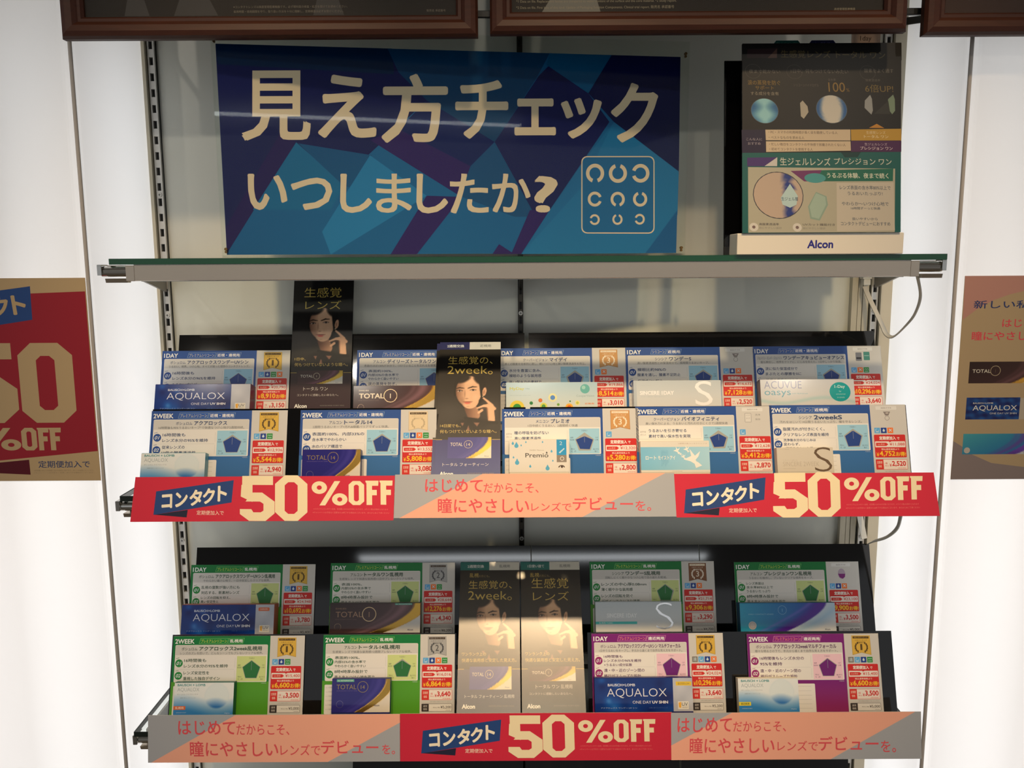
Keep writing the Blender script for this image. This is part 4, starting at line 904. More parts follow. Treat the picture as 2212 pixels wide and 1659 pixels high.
def total14(a, w_, h_, tor):
    f = swoosh_fn(0, 0, w_, h_, (46, 42, 120), (44, 44, 130), (70, 64, 150), (186, 150, 66), (224, 216, 200), curve=1.5)
    a.raster(0, 0, w_, h_, 44, 30, f)
    P = []
    for k in range(13):
        v = k/12; e = 1.0-.36*1.5*v**1.9-.02; P += [(min(w_, (e-.03)*w_), v*h_), (min(w_, (e+.10)*w_), v*h_)]
    a.put(P, [(2*k, 2*k+2, 2*k+3, 2*k+1) for k in range(12)], (200, 158, 76), 'foil')
    a.fit('TOTAL', w_*.08, h_*.17, w_*.42, h_*.31, (190, 160, 110), 0, fin='foil'); a.ring(w_*.53, h_*.24, h_*.17, h_*.155, (190, 160, 110), fin='foil'); a.text('14', w_*.53, h_*.24, h_*.16, (200, 170, 116), anchor='c', fin='foil')
    a.fit('WATER GRADIENT CONTACT LENSES', w_*.08, h_*.345, w_*.44, h_*.37, (110, 100, 160)); a.ring(w_*.14, h_*.76, h_*.11, h_*.10, (150, 140, 180), fin='foil'); a.text('Alcon', w_*.72, h_*.79, h_*.08, (60, 60, 100), .02)
    if tor: a.rect(w_*.08, h_*.01, w_*.38, h_*.09, (90, 170, 150)); a.fit('for ASTIGMATISM', w_*.10, h_*.03, w_*.36, h_*.07, (226, 236, 230))
def aqualox_2w(a, w_, h_, lab=None):
    rs = [(w_*.70, h_*.46, h_*.42)]
    def fn(X_, Y_):
        v = Y_/h_; u = X_/w_
        c = mixc((206, 220, 222), (232, 236, 234), 1-v*.4)
        bl_ = np.clip((v-.42+.10*np.sin(u*5+1))/.5, 0, 1); c = c*(1-bl_[..., None])+np.array((52, 132, 200.))*bl_[..., None]
        d = np.hypot(X_-w_*.72, (Y_-h_*.40)*1.02)/(h_*.40)
        sp = np.clip((1-d)*9, 0, 1)[..., None]; inner = mixc((222, 232, 232), (40, 110, 186), np.clip(((Y_-h_*.48)/(h_*.3)-.1+.25*np.cos(u*9)), 0, 1)); edge = np.clip((d-.86)*7, 0, 1)[..., None]
        inner = inner*(1-.25*edge)+np.array((150, 190, 210.))*.25*edge
        return c*(1-sp)+inner*sp
    a.raster(0, 0, w_, h_, 50, 30, fn)
    a.fit('BAUSCH + LOMB', w_*.05, h_*.035, w_*.52, h_*.105, (70, 150, 150), .03); a.fit('AQUALOX', w_*.05, h_*.15, w_*.42, h_*.28, (166, 178, 180), -.005); a.fit('ボシュロム アクアロックス', w_*.05, h_*.33, w_*.40, h_*.37, (140, 150, 156)); a.fit('2週間交換コンタクトレンズ', w_*.10, h_*.44, w_*.36, h_*.47, (130, 140, 150))
    if lab: a.rect(0, h_*.70, w_*.20, h_*.81, lab[0]); a.fit(lab[1], w_*.03, h_*.72, w_*.17, h_*.79, lab[2], .02)
    a.fit('医療機器承認番号', w_*.05, h_*.88, w_*.22, h_*.91, (170, 200, 226)); a.fit('Alpha', w_*.86, h_*.90, w_*.95, h_*.94, (190, 210, 230))
def myday(a, w_, h_):
    a.raster(0, 0, w_, h_, 30, 12, lambda X_, Y_: mixc((176, 204, 216), (214, 222, 216), Y_/h_))
    a.fit('MyDay', w_*.04, h_*.17, w_*.20, h_*.30, (196, 200, 90), .03); a.fit('1day', w_*.215, h_*.19, w_*.26, h_*.26, (130, 170, 180)); a.fit('silicone hydrogel contact lens', w_*.04, h_*.46, w_*.27, h_*.49, (140, 170, 180)); a.fit('CooperVision', w_*.77, h_*.46, w_*.965, h_*.56, (150, 176, 180)); a.disc(w_*.865, h_*.24, h_*.175, (110, 182, 176)); a.disc(w_*.85, h_*.19, h_*.07, (160, 210, 200)); a.fit('近視用', w_*.86, h_*.76, w_*.96, h_*.82, (232, 130, 40), .02)
    for cx, cy, r, c1, c2 in ((.12, .93, .27, (226, 206, 70), (60, 150, 60)), (.375, .66, .075, (200, 120, 50), (226, 110, 50)), (.275, .76, .065, (60, 140, 70), (40, 120, 60)), (.51, .56, .16, (226, 226, 170), (90, 140, 206)), (.41, .88, .13, (214, 216, 90), (90, 160, 70)), (.57, .82, .05, (120, 170, 70), (120, 170, 70)), (.70, .70, .03, (70, 130, 80), (70, 130, 80)), (.78, .76, .09, (236, 226, 150), (190, 200, 90)), (.69, .92, .14, (240, 180, 60), (226, 110, 50))):
        a.disc(w_*cx, h_*cy, h_*r, c1); a.disc(w_*cx, h_*cy, h_*r*.55, c2)
def sincere_day(a, w_, h_, tor):
    a.raster(0, 0, w_, h_, 20, 10, lambda X_, Y_: mixc((196, 206, 210), (222, 224, 222), Y_/h_), fin='gloss')
    if tor: a.rect(0, h_*.66, w_*.48, h_*.75, (70, 190, 186)); a.fit('乱視用 TORIC', w_*.04, h_*.675, w_*.2, h_*.735, (220, 240, 240))
    else: a.rect(0, 0, w_*.035, h_, (190, 200, 206))
    a.fit('SINCERE 1DAY', w_*(.13 if tor else .07), h_*.38, w_*(.48 if tor else .46), h_*.53, (250, 250, 250) if not tor else (236, 240, 240), .05); a.fit('うるおいと輝きを、毎日のあなたに。', w_*.08, h_*.58, w_*.36, h_*.61, (176, 190, 196)); a.fit('シンシア ワンデーS', w_*.08, h_*.16, w_*.2, h_*.19, (176, 190, 196))
    a.fit('S', w_*.70, h_*.02, w_*.90, h_*.93, (252, 252, 252), -.004 if not tor else -.025, fin='foil' if tor else None)
def acuvue(a, w_, h_):
    def fn(X_, Y_):
        u = X_/w_; v = Y_/h_; c = mixc((196, 200, 204), (214, 214, 210), v); wv = np.clip(1-np.abs(v-(.78+.10*np.sin(u*7)))/.10, 0, 1)[..., None]
        return c*(1-wv*.5)+np.array((140, 196, 196.))*wv*.5
    a.raster(0, 0, w_, h_, 44, 20, fn)
    a.fit('ACUVUE', w_*.04, h_*.06, w_*.44, h_*.34, (130, 136, 170), -.006); a.fit('oasys', w_*.04, h_*.42, w_*.32, h_*.66, (96, 160, 180), -.002); a.fit('with HydraLuxe', w_*.33, h_*.50, w_*.50, h_*.56, (110, 170, 184))
    a.disc(w_*.845, h_*.47, w_*.112, (24, 158, 160), h_*.36); a.fit('1-Day', w_*.79, h_*.22, w_*.90, h_*.36, (196, 230, 226), .02); a.fit('for', w_*.835, h_*.42, w_*.86, h_*.48, (170, 220, 216)); a.fit('ASTIGMATISM', w_*.80, h_*.54, w_*.90, h_*.58, (170, 220, 216)); a.fit('30 LENSES', w_*.81, h_*.66, w_*.89, h_*.70, (170, 220, 216))
def premio(a, w_, h_):
    a.rect(0, 0, w_, h_, (228, 224, 214)); a.fit('Premi6', w_*.27, h_*.40, w_*.655, h_*.55, (76, 72, 70), .01) if 0 else None
    a.fit('Premio', w_*.27, h_*.415, w_*.655, h_*.55, (76, 72, 70), .005); a.poly([(w_*.628, h_*.36), (w_*.645, h_*.43), (w_*.612, h_*.43)], (76, 72, 70)); a.fit('2WEEK Menicon', w_*.34, h_*.31, w_*.58, h_*.34, (150, 140, 120))
    for x, y, r in ((.12, .19, .035), (.06, .12, .02), (.20, .18, .012), (.28, .08, .012), (.56, .08, .012), (.71, .37, .017), (.13, .71, .036), (.35, .83, .018), (.64, .89, .034), (.07, .55, .014), (.73, .66, .012)):
        a.disc(w_*x, h_*y, w_*r, (96, 178, 214)); a.poly([(w_*(x-r*.85), h_*y-w_*r*.4), (w_*x, h_*y-w_*r*2), (w_*(x+r*.85), h_*y-w_*r*.4)], (96, 178, 214))
    a.rect(w_*.795, 0, w_*.96, h_*.48, (66, 160, 210)); a.fit('2', w_*.845, h_*.06, w_*.89, h_*.17, (196, 226, 238)); a.poly([(w_*.83, h_*.40), (w_*.92, h_*.26), (w_*.93, h_*.29), (w_*.85, h_*.43)], (190, 222, 236))
    a.rect(w_*.795, h_*.48, w_*.96, h_*.70, (150, 140, 128)); a.ring(w_*.885, h_*.59, w_*.035, w_*.024, (226, 220, 210)); a.ring(w_*.875, h_*.86, w_*.055, w_*.035, (90, 76, 70), 180, 360, sq=.7); a.disc(w_*.88, h_*.84, w_*.02, (90, 76, 70))
def moist_eye(a, w_, h_):
    a.rect(0, 0, w_, h_, (230, 226, 214)); a.raster(0, h_*.19, w_, h_*.93, 24, 12, lambda X_, Y_: mixc((132, 196, 226), (178, 220, 236), X_/w_))
    a.fit('2週間交換コンタクトレンズ', w_*.55, h_*.06, w_*.97, h_*.10, (190, 170, 150)); wh = (244, 244, 236)
    a.fit('ロート', w_*.07, h_*.47, w_*.225, h_*.60, wh, .03); a.fit('モイストアイ', w_*.25, h_*.47, w_*.50, h_*.60, wh, .03)
    for k in range(6): a.fit('装用してください', w_*(.30+.018*k), h_*.26, w_*(.302+.018*k)+.6, h_*(.84-.06*(k % 3)), (110, 170, 206))
    def bird(cx, cy, s):
        for q in (((-1, .1), (-.2, -.25), (.1, .1), (-.3, .3)), ((-.2, -.25), (-.35, -1), (.25, -.2), (.1, .2)), ((.1, -.2), (.75, -.75), (.55, -.2), (.2, .2)), ((-.3, .3), (.15, .05), (.4, .4), (.1, .55)), ((.1, .5), (.45, .35), (.9, .75), (.25, 1))): a.poly([(cx+x*s, cy+y*s) for x, y in q], wh)
    bird(w_*.76, h_*.56, w_*.14); bird(w_*.53, h_*.30, w_*.055); bird(w_*.67, h_*.26, w_*.05); bird(w_*.62, h_*.50, w_*.04); bird(w_*.58, h_*.42, w_*.025)
    a.rr(w_*.45, h_*.93, w_*.60, h_, 2, (238, 234, 222))
def sincere_2w(a, w_, h_):
    a.rect(0, 0, w_, h_, (216, 208, 192)); a.fit('シンシア2weekS', w_*.06, h_*.05, w_*.22, h_*.08, (170, 160, 140)); a.fit('SINCERE 2WEEK', w_*.10, h_*.58, w_*.74, h_*.76, (190, 180, 164), -.012); a.fit('うるおいと輝きを', w_*.10, h_*.50, w_*.36, h_*.53, (190, 180, 160)); a.fit('S', w_*.66, -h_*.02, w_*.97, h_*.99, (110, 92, 74), -.018); a.rect(w_*.10, h_*.86, w_*.32, h_*.875, (196, 188, 170))
def precision(a, w_, h_):
    def fn(X_, Y_):
        u = X_/w_; v = Y_/h_; e = u-(.90-.45*v**1.6)
        c = mixc((54, 160, 196), (34, 70, 160), u*1.1-.1*v); pu = np.exp(-((e+.05)/.13)**2)[..., None]; c = c*(1-pu)+np.array((84, 40, 150.))*pu
        ar = np.exp(-((u-(.86-.55*v**1.2)+.12)/.03)**2)[..., None]*.5; c = c*(1-ar)+np.array((130, 110, 206.))*ar
        q = np.clip((e-.0)/.02, 0, 1)[..., None]; wcol = mixc((176, 206, 226), (226, 230, 232), np.abs(e-.12)*6)
        return c*(1-q)+wcol*q
    a.raster(0, 0, w_, h_, 70, 28, fn)
    a.fit('DAILY CONTACT LENSES', w_*.09, h_*.36, w_*.35, h_*.40, (150, 200, 220)); a.ring(w_*.445, h_*.24, h_*.15, h_*.142, (150, 200, 224)); a.text('1', w_*.445, h_*.24, h_*.15, (120, 190, 220), anchor='c'); a.disc(w_*.125, h_*.76, h_*.14, (200, 196, 194)); a.ring(w_*.125, h_*.76, h_*.10, h_*.09, (160, 156, 156)); a.text('Alcon', w_*.88, h_*.90, h_*.08, (50, 60, 100), .02)
NAVYS, PURS = mat('box_side_navy', (30, 36, 100), .35), mat('box_side_purple', (60, 30, 84), .35)
BOXES = [
 (1, -585, 152, 61, .026, lambda a, w, h: aqualox_day(a, w, h), PURS, 'navy water-patterned lens box before the blue card saving 8,910 yen'),
 (1, -269, 136, 64.5, .022, lambda a, w, h: total_day(a, w, h, 0), mat('box_side_brown', (60, 44, 42), .35), 'bronze-brown lens box with bright circled 1, between the two upper leaflets'),
 (1, -25, 146, 60.8, .022, lambda a, w, h: myday(a, w, h), mat('box_side_pale', (190, 206, 210), .35), 'pale blue lens box dotted with coloured circles before the card saving 8,514 yen'),
 (1, 179, 140, 58.8, .022, lambda a, w, h: sincere_day(a, w, h, 0), mat('box_side_silver', (180, 188, 194), .25, metal=.3), 'silver lens box with a big white S before the card saving 7,128 yen'),
 (1, 382, 150, 58, .022, lambda a, w, h: acuvue(a, w, h), mat('box_side_grey', (90, 94, 104), .35), 'light grey lens box with a teal disc before the card saving 10,296 yen'),
 (2, -577, 97, 68.4, .014, lambda a, w, h: aqualox_2w(a, w, h), mat('box_side_aqua', (110, 170, 180), .35), 'white and blue lens box below the navy box on the blue-card shelf'),
 (2, -333, 88, 64.5, .015, lambda a, w, h: total14(a, w, h, 0), NAVYS, 'violet-blue lens box with gold arc before the blue card saving 5,808 yen'),
 (2, -20, 90, 51, .015, lambda a, w, h: premio(a, w, h), mat('box_side_cream', (214, 206, 186), .4), 'cream lens box with blue droplets before the blue card saving 5,280 yen'),
 (2, 178.5, 104, 54.4, .015, lambda a, w, h: moist_eye(a, w, h), mat('box_side_cream', (214, 206, 186), .4), 'white and sky-blue lens box with white birds before the card saving 5,412 yen'),
 (2, 384.5, 85, 65.5, .014, lambda a, w, h: sincere_2w(a, w, h), mat('box_side_cream', (214, 206, 186), .4), 'beige lens box with a thin brown S before the card saving 4,752 yen'),
 (3, -561, 152, 65.2, .026, lambda a, w, h: aqualox_day(a, w, h, 'o'), mat('box_side_orange', (170, 84, 54), .35), 'navy lens box with orange tag before the green card saving 10,692 yen'),
 (3, -318, 149, 64.7, .022, lambda a, w, h: total_day(a, w, h, 1), mat('box_side_brown', (60, 44, 42), .35), 'dark brown lens box with gold arc before the green card saving 12,276 yen'),
 (3, 120, 142, 65, .022, lambda a, w, h: sincere_day(a, w, h, 1), mat('box_side_silver', (180, 188, 194), .25, metal=.3), 'silver lens box with turquoise stripe and foil S on the lower shelf'),
 (3, 358, 157, 67.8, .022, lambda a, w, h: precision(a, w, h), mat('box_side_teal', (30, 84, 110), .35), 'blue, purple and white lens box before the green card saving 9,900 yen'),
 (4, -547, 93, 69, .014, lambda a, w, h: aqualox_2w(a, w, h, ((222, 110, 60), '乱視用', (240, 226, 210))), mat('box_side_green', (20, 96, 84), .35), 'white and blue lens box with orange tag before the green card saving 6,600 yen'),
 (4, -300, 91, 64.5, .015, lambda a, w, h: total14(a, w, h, 1), NAVYS, 'deep blue lens box with gold arc before the green card saving 6,864 yen'),
 (4, 111, 153, 65.4, .016, lambda a, w, h: aqualox_day(a, w, h, 'y'), NAVYS, 'navy lens box with yellow tag before the purple card saving 10,296 yen'),
 (4, 336, 94, 67.4, .014, lambda a, w, h: aqualox_2w(a, w, h, ((232, 214, 60), '遠近両用', (90, 100, 60))), mat('box_side_cream', (214, 206, 186), .4), 'white and blue lens box with yellow tag before the purple card saving 6,600 yen'),
]
for (row, x, w_, s0, dep, fn, side, lab) in BOXES:
    y, z = rowpt(row, s0/1000, .0006)
    hh = (LED-s0/1000)*1000-.4
    t = empty('lens_box', (x/1000, y, H0+z), tilted(18)); tag(t, lab, 'box', 'lens boxes standing before the price cards')
    # carton, sunk so its front face reads at the depth of the row
    b = MB(); d2 = dep if row in (2, 4) else dep
    b.box(0, w_/1000, -hh/1000, 0, 0, d2, i=0, b=.0006); b.build('carton', side, t)
    b = MB(); b.box(.0003, w_/1000-.0003, -.0004, .0006, d2*.35, d2-.0008); b.build('tuck_flap', side, t)
    full = {1: 43.5, 3: 46.8, 4: 49.8, 2: 49}[row]      # printed height of the front
    if x == 178.5: full = 47
    if x == 384.5: full = 36.5
    a = Art('gloss'); fn(a, w_, full); a.build('printed_face', t, (0, 0, d2))

# ================================================================== LEAFLETS
SK = (214, 172, 138)
def portrait(X_, Y_):
    """printed photograph of a woman resting her chin by her hand, soft edged; units of the measured enlargement"""
    def ell(cx, cy, rx, ry, soft=.12, an=0):
        A = rad(an); dx = (X_-cx)*math.cos(A)+(Y_-cy)*math.sin(A); dy = -(X_-cx)*math.sin(A)+(Y_-cy)*math.cos(A)
        return np.clip((1-np.hypot(dx/rx, dy/ry))/soft, 0, 1)[..., None]
    def seg(x0, y0, x1, y1, r0_, r1_, soft=5):
        dx, dy = x1-x0, y1-y0; L2 = dx*dx+dy*dy; t_ = np.clip(((X_-x0)*dx+(Y_-y0)*dy)/L2, 0, 1)
        d = np.hypot(X_-x0-t_*dx, Y_-y0-t_*dy)-(r0_+(r1_-r0_)*t_)
        return np.clip(-d/soft+.5, 0, 1)[..., None]
    def over(c, m, col): return c*(1-m)+np.array(col, float)*m
    haze = np.exp(-(((X_-150)/260)**2+((Y_-820)/190)**2))[..., None]+np.exp(-(((X_-640)/220)**2+((Y_-820)/200)**2))[..., None]
    c = np.zeros(X_.shape+(3,))+np.array((19, 16, 14.))+haze*30
    c = over(c, ell(395, 560, 196, 250, .15), (14, 10, 9))            # hair
    c = over(c, ell(505, 500, 85, 190, .2), (14, 10, 9))
    shade = mixc((120, 82, 62), SK, (X_-215)/120)                          # light from the right
    c = c*(1-seg(400, 790, 440, 880, 72, 78, 10))+mixc((92, 60, 46), (176, 132, 104), (X_-330)/170)*seg(400, 790, 440, 880, 72, 78, 10)
    m = np.maximum(ell(376, 560, 162, 212, .05), ell(392, 680, 112, 122, .06)); c = c*(1-m)+shade*m
    c = over(c, ell(300, 395, 120, 62, .4, -22)*.95, (14, 10, 9)); c = over(c, ell(500, 410, 100, 60, .4, 42)*.95, (14, 10, 9))
    c = over(c, seg(520, 450, 545, 620, 22, 26, 10), (14, 10, 9)); c = over(c, seg(205, 450, 208, 620, 14, 10, 8), (14, 10, 9))
    c = over(c, ell(372, 640, 28, 90, .9)*.25, (232, 196, 164)); c = over(c, ell(460, 650, 52, 60, .9)*.35, (234, 196, 164)); c = over(c, ell(400, 440, 80, 46, .9)*.35, (236, 200, 166))
    c = over(c, ell(328, 600, 12, 70, .8)*.45, (110, 74, 56)); c = over(c, ell(352, 664, 30, 9, .8)*.6, (96, 58, 46)); c = over(c, ell(300, 690, 40, 60, .9)*.3, (110, 74, 58))
    c = over(c, seg(222, 528, 262, 514, 5, 8, 5), (44, 28, 20)); c = over(c, seg(262, 514, 318, 524, 8, 5, 5), (44, 28, 20)); c = over(c, seg(366, 524, 420, 504, 6, 9, 5), (44, 28, 20)); c = over(c, seg(420, 504, 474, 506, 9, 3, 5), (44, 28, 20))
    for ex, ey, rx in ((262, 560, 38), (426, 550, 40)):
        c = over(c, ell(ex, ey, rx, 15, .5)*.8, (92, 60, 46)); c = over(c, ell(ex, ey+2, rx*.8, 9, .3), (206, 186, 170)); c = over(c, ell(ex+2, ey, 13, 12, .3), (34, 20, 16)); c = over(c, seg(ex-rx, ey-1, ex, ey-11, 2, 5, 4), (26, 16, 12)); c = over(c, seg(ex, ey-11, ex+rx, ey-2, 5, 3, 4), (26, 16, 12))
    c = over(c, ell(362, 712, 62, 12, .5), (168, 76, 66)); c = over(c, ell(362, 728, 46, 13, .5), (206, 104, 88)); c = over(c, seg(304, 708, 424, 704, 2, 2, 4), (104, 44, 40)); c = over(c, ell(368, 770, 30, 8, .8)*.3, (128, 84, 64))
    c = over(c, ell(566, 572, 26, 66, .2, 8), (206, 160, 126)); c = over(c, ell(562, 576, 12, 40, .5, 8)*.6, (120, 78, 58)); c = over(c, ell(548, 634, 8, 10, .4), (226, 210, 170))
    for s_ in ((556, 658, 604, 700, 10, 13), (604, 700, 640, 740, 13, 20), (484, 792, 560, 762, 10, 15), (560, 762, 640, 760, 15, 30), (640, 760, 690, 800, 28, 20), (500, 852, 540, 820, 14, 16), (640, 770, 656, 955, 42, 42)):
        c = over(c, seg(*s_, 7), (222, 174, 138))
    c = over(c, seg(600, 800, 612, 930, 12, 6, 14)*.6, (120, 78, 58)); c = over(c, seg(500, 805, 600, 790, 3, 4, 5)*.6, (130, 86, 64)); c = over(c, seg(575, 715, 625, 745, 2, 3, 4)*.4, (140, 92, 70))
    c = over(c, ell(430, 1000, 250, 90, .4)*.9, (17, 14, 13)); c = over(c, seg(600, 985, 720, 985, 26, 20, 8), (18, 14, 13))
    for P in (((286, 985), (326, 985), (312, 1030)), ((350, 1090), (375, 1000), (400, 1090)), ((440, 980), (512, 985), (484, 1032))):
        mm = np.ones(X_.shape)
        for k in range(3):
            (ax, ay), (bx, by) = P[k], P[(k+1) % 3]; ox, oy = P[(k+2) % 3]
            sd = (bx-ax)*(Y_-ay)-(by-ay)*(X_-ax); so = (bx-ax)*(oy-ay)-(by-ay)*(ox-ax); mm = np.minimum(mm, np.clip(sd*np.sign(so)/math.hypot(bx-ax, by-ay)/6+.5, 0, 1))
        c = over(c, mm[..., None]*.85, (150, 106, 86))
    c = over(c, seg(340, 920, 480, 945, 16, 14, 8), (14, 11, 11)); c = over(c, seg(390, 940, 345, 1060, 14, 20, 8), (14, 11, 11)); c = over(c, seg(400, 940, 450, 1060, 14, 22, 8), (14, 11, 11))
    return c
LH = 255.0
def leaflet_art(kind):
    """kind: total1, total14, total14t, total1t ; measured from the 482 x 1175 px enlargement"""
    a = Art('leaflet' if kind.endswith('t') else 'card'); w_ = 99
    # fy: enlargement row (0 at the sheet's top) to mm, allowing for the nearer lower end
    def fy(p): f = p/1175; return 236*(f*(1+.05*(1-f)))
    fx = lambda p, r: p/(450+32*r/1175)*99-.0
    tor = kind.endswith('t'); n14 = '14' in kind
    base = (20, 17, 15)
    a.rect(0, 0, w_, LH, base); foot = {'total1': ((44, 24, 26), (56, 30, 36)), 'total14': ((34, 40, 110), (28, 60, 130)), 'total14t': ((44, 44, 84), (50, 60, 70)), 'total1t': ((50, 36, 38), (44, 60, 56))}[kind]
    # portrait: crop-3 rows 365..1080 correspond to 310..700 here
    sc = 5.72/3.568; g = lambda X_: (X_/99*770+(-5)); 
    p0, p1 = 300, 770
    def fn(X_, Y_):
        u = X_/99*765-10 if not n14 else X_/99*765-14
        v = (Y_-fy(p0))/(fy(p1)-fy(p0)); return portrait(u+12, 355+v*(1085-355))
    a.raster(0, fy(p0), w_, fy(p1), 96, 104, fn)
    hd = (26, 34, 92) if not tor else (20, 110, 108)
    if kind != 'total1' or True:
        a.rect(0, 0, w_*.49, fy(66), hd); a.rect(w_*.49, 0, w_, fy(66), (206, 208, 204))
        a.fit('2週間交換' if n14 else '1日使い捨て', w_*.12, fy(22), w_*.40, fy(48), (214, 222, 226), .03); a.fit('乱視用' if tor else '近視用', w_*.66, fy(22), w_*.84, fy(46), (96, 104, 110), .01)
    G = (202, 178, 88)
    if tor: a.fit('乱視', w_*.16, fy(90), w_*.31, fy(124), G); a.fit('の方にも。', w_*.31, fy(104), w_*.50, fy(124), (150, 134, 80))
    if n14: a.fit('生感覚の、', w_*.15, fy(150 if tor else 128), w_*.87, fy(216 if tor else 196), G, -.004); a.fit('2week。', w_*.14, fy(234 if tor else 212), w_*.87, fy(308 if tor else 286), G, -.004)
    else: a.fit('生感覚', w_*.18, fy(132), w_*.80, fy(214), G, -.004); a.fit('レンズ', w_*.20, fy(240), w_*.80, fy(312), G, -.004)
    if tor: l1, l2, e1 = 'ワンランク上の', '快適な装用感と安定した見え方。', .45
    else: l1, l2, e1 = ('14日間でも、' if n14 else '1日中、'), '何もつけていないような瞳へ。', (.38 if n14 else .24)
    a.fit(l1, w_*.06, fy(716), w_*e1, fy(742), (196, 172, 96), .006); a.fit(l2, w_*.06, fy(762), w_*.94, fy(792), (196, 172, 96), .006)
    yb = fy(846); a.grad(0, yb, w_, LH, *foot); a.rect(0, yb-.5, w_*.1, yb+.4, (176, 150, 70)); a.rect(w_*.87, yb-.5, w_, yb+.4, (176, 150, 70)) 
    X0, X1, Y0, Y1 = (w_*.19, w_*.86, fy(826), fy(1002)) if n14 else (w_*.12, w_*.86, fy(828), fy(940))
    cols = ((48, 52, 128), (50, 54, 140), (76, 72, 150), (196, 166, 60), (214, 210, 190)) if n14 else ((46, 26, 28), (84, 48, 56), (120, 74, 96), (180, 150, 50), (210, 208, 196))
    a.raster(X0, Y0, X1, Y1, 34, 16, swoosh_fn(X0, Y0, X1, Y1, *cols, curve=1.4))
    bw_, bh_ = X1-X0, Y1-Y0
    a.fit('TOTAL', X0+bw_*.06, Y0+bh_*(.26 if n14 else .32), X0+bw_*.34, Y0+bh_*(.42 if n14 else .52), (206, 200, 186), .01)
    a.ring(X0+bw_*(.47 if n14 else .42), Y0+bh_*(.34 if n14 else .42), bh_*(.19 if n14 else .25), bh_*(.17 if n14 else .22), (186, 176, 150)); a.text('14' if n14 else '1', X0+bw_*(.47 if n14 else .42), Y0+bh_*(.34 if n14 else .42), bh_*.22, (196, 186, 160), anchor='c'); a.text('Alcon', X0+bw_*.84, Y0+bh_*.90, bh_*.09, (90, 96, 120))
    nm = ('トータル フォーティーン' if n14 else 'トータル ワン')+(' 乱視用' if tor else '')
    if n14: a.fit(nm, w_*.12, fy(1040), w_*(.90 if tor else .82), fy(1068), (206, 206, 204))
    else: a.fit(nm, w_*.22, fy(966), w_*(.80 if tor else .62), fy(998), (196, 192, 184)); a.fit('コンタクトに感動したいあなたへ。', w_*.12, fy(1026), w_*.80, fy(1046), (190, 184, 176))
    a.text('Alcon', w_*.08, fy(1128), 8.6 if 1 else 7, (236, 236, 230), .045); a.fit('高度管理医療機器 承認番号 取扱店', w_*.50, fy(1122), w_*.90, fy(1132), (120, 116, 110))
    return a
def leaflet(kind, x, ytop, ztop, deg, label, wd=.099, L=LH/1000, th=.003, group='tall leaflets with a portrait'):
    t = empty('leaflet', (x, ytop, H0+ztop), tilted(deg)); tag(t, label, 'leaflet', group)
    b = MB(); b.box(0, wd, -L, 0, -th, 0, b=.0003); b.build('paper_stack', mat('leaflet_edge', (40, 36, 34), .5), t)
    o = leaflet_art(kind).build('printed_face', t); o.scale = (wd/.099, L/(LH/1000), 1)
    return t
leaflet('total1', -.3765, -.0262, -.0112, 18, 'tall black leaflet with a woman\'s portrait rising behind the light bar', L=.2535)
leaflet('total14', -.1325, -.0695, -.1265, 38.2, 'tall leaflet with a navy tab and blue foot in the middle of the blue cards', L=.262)
leaflet('total14', -.1375, -.0660, -.129, 38.2, 'spare leaflet showing only its left edge behind the navy-tabbed leaflet', L=.258, th=.002)
leaflet('total14t', -.1040, -.0775, -.4985, 38.2, 'tall leaflet with teal tab, lettered 2week, beside the brown box on the lower shelf', L=.258)
leaflet('total1t', -.0028, -.0775, -.4985, 38.2, 'tall leaflet with teal tab beside the turquoise-striped silver box on the lower shelf', L=.258)

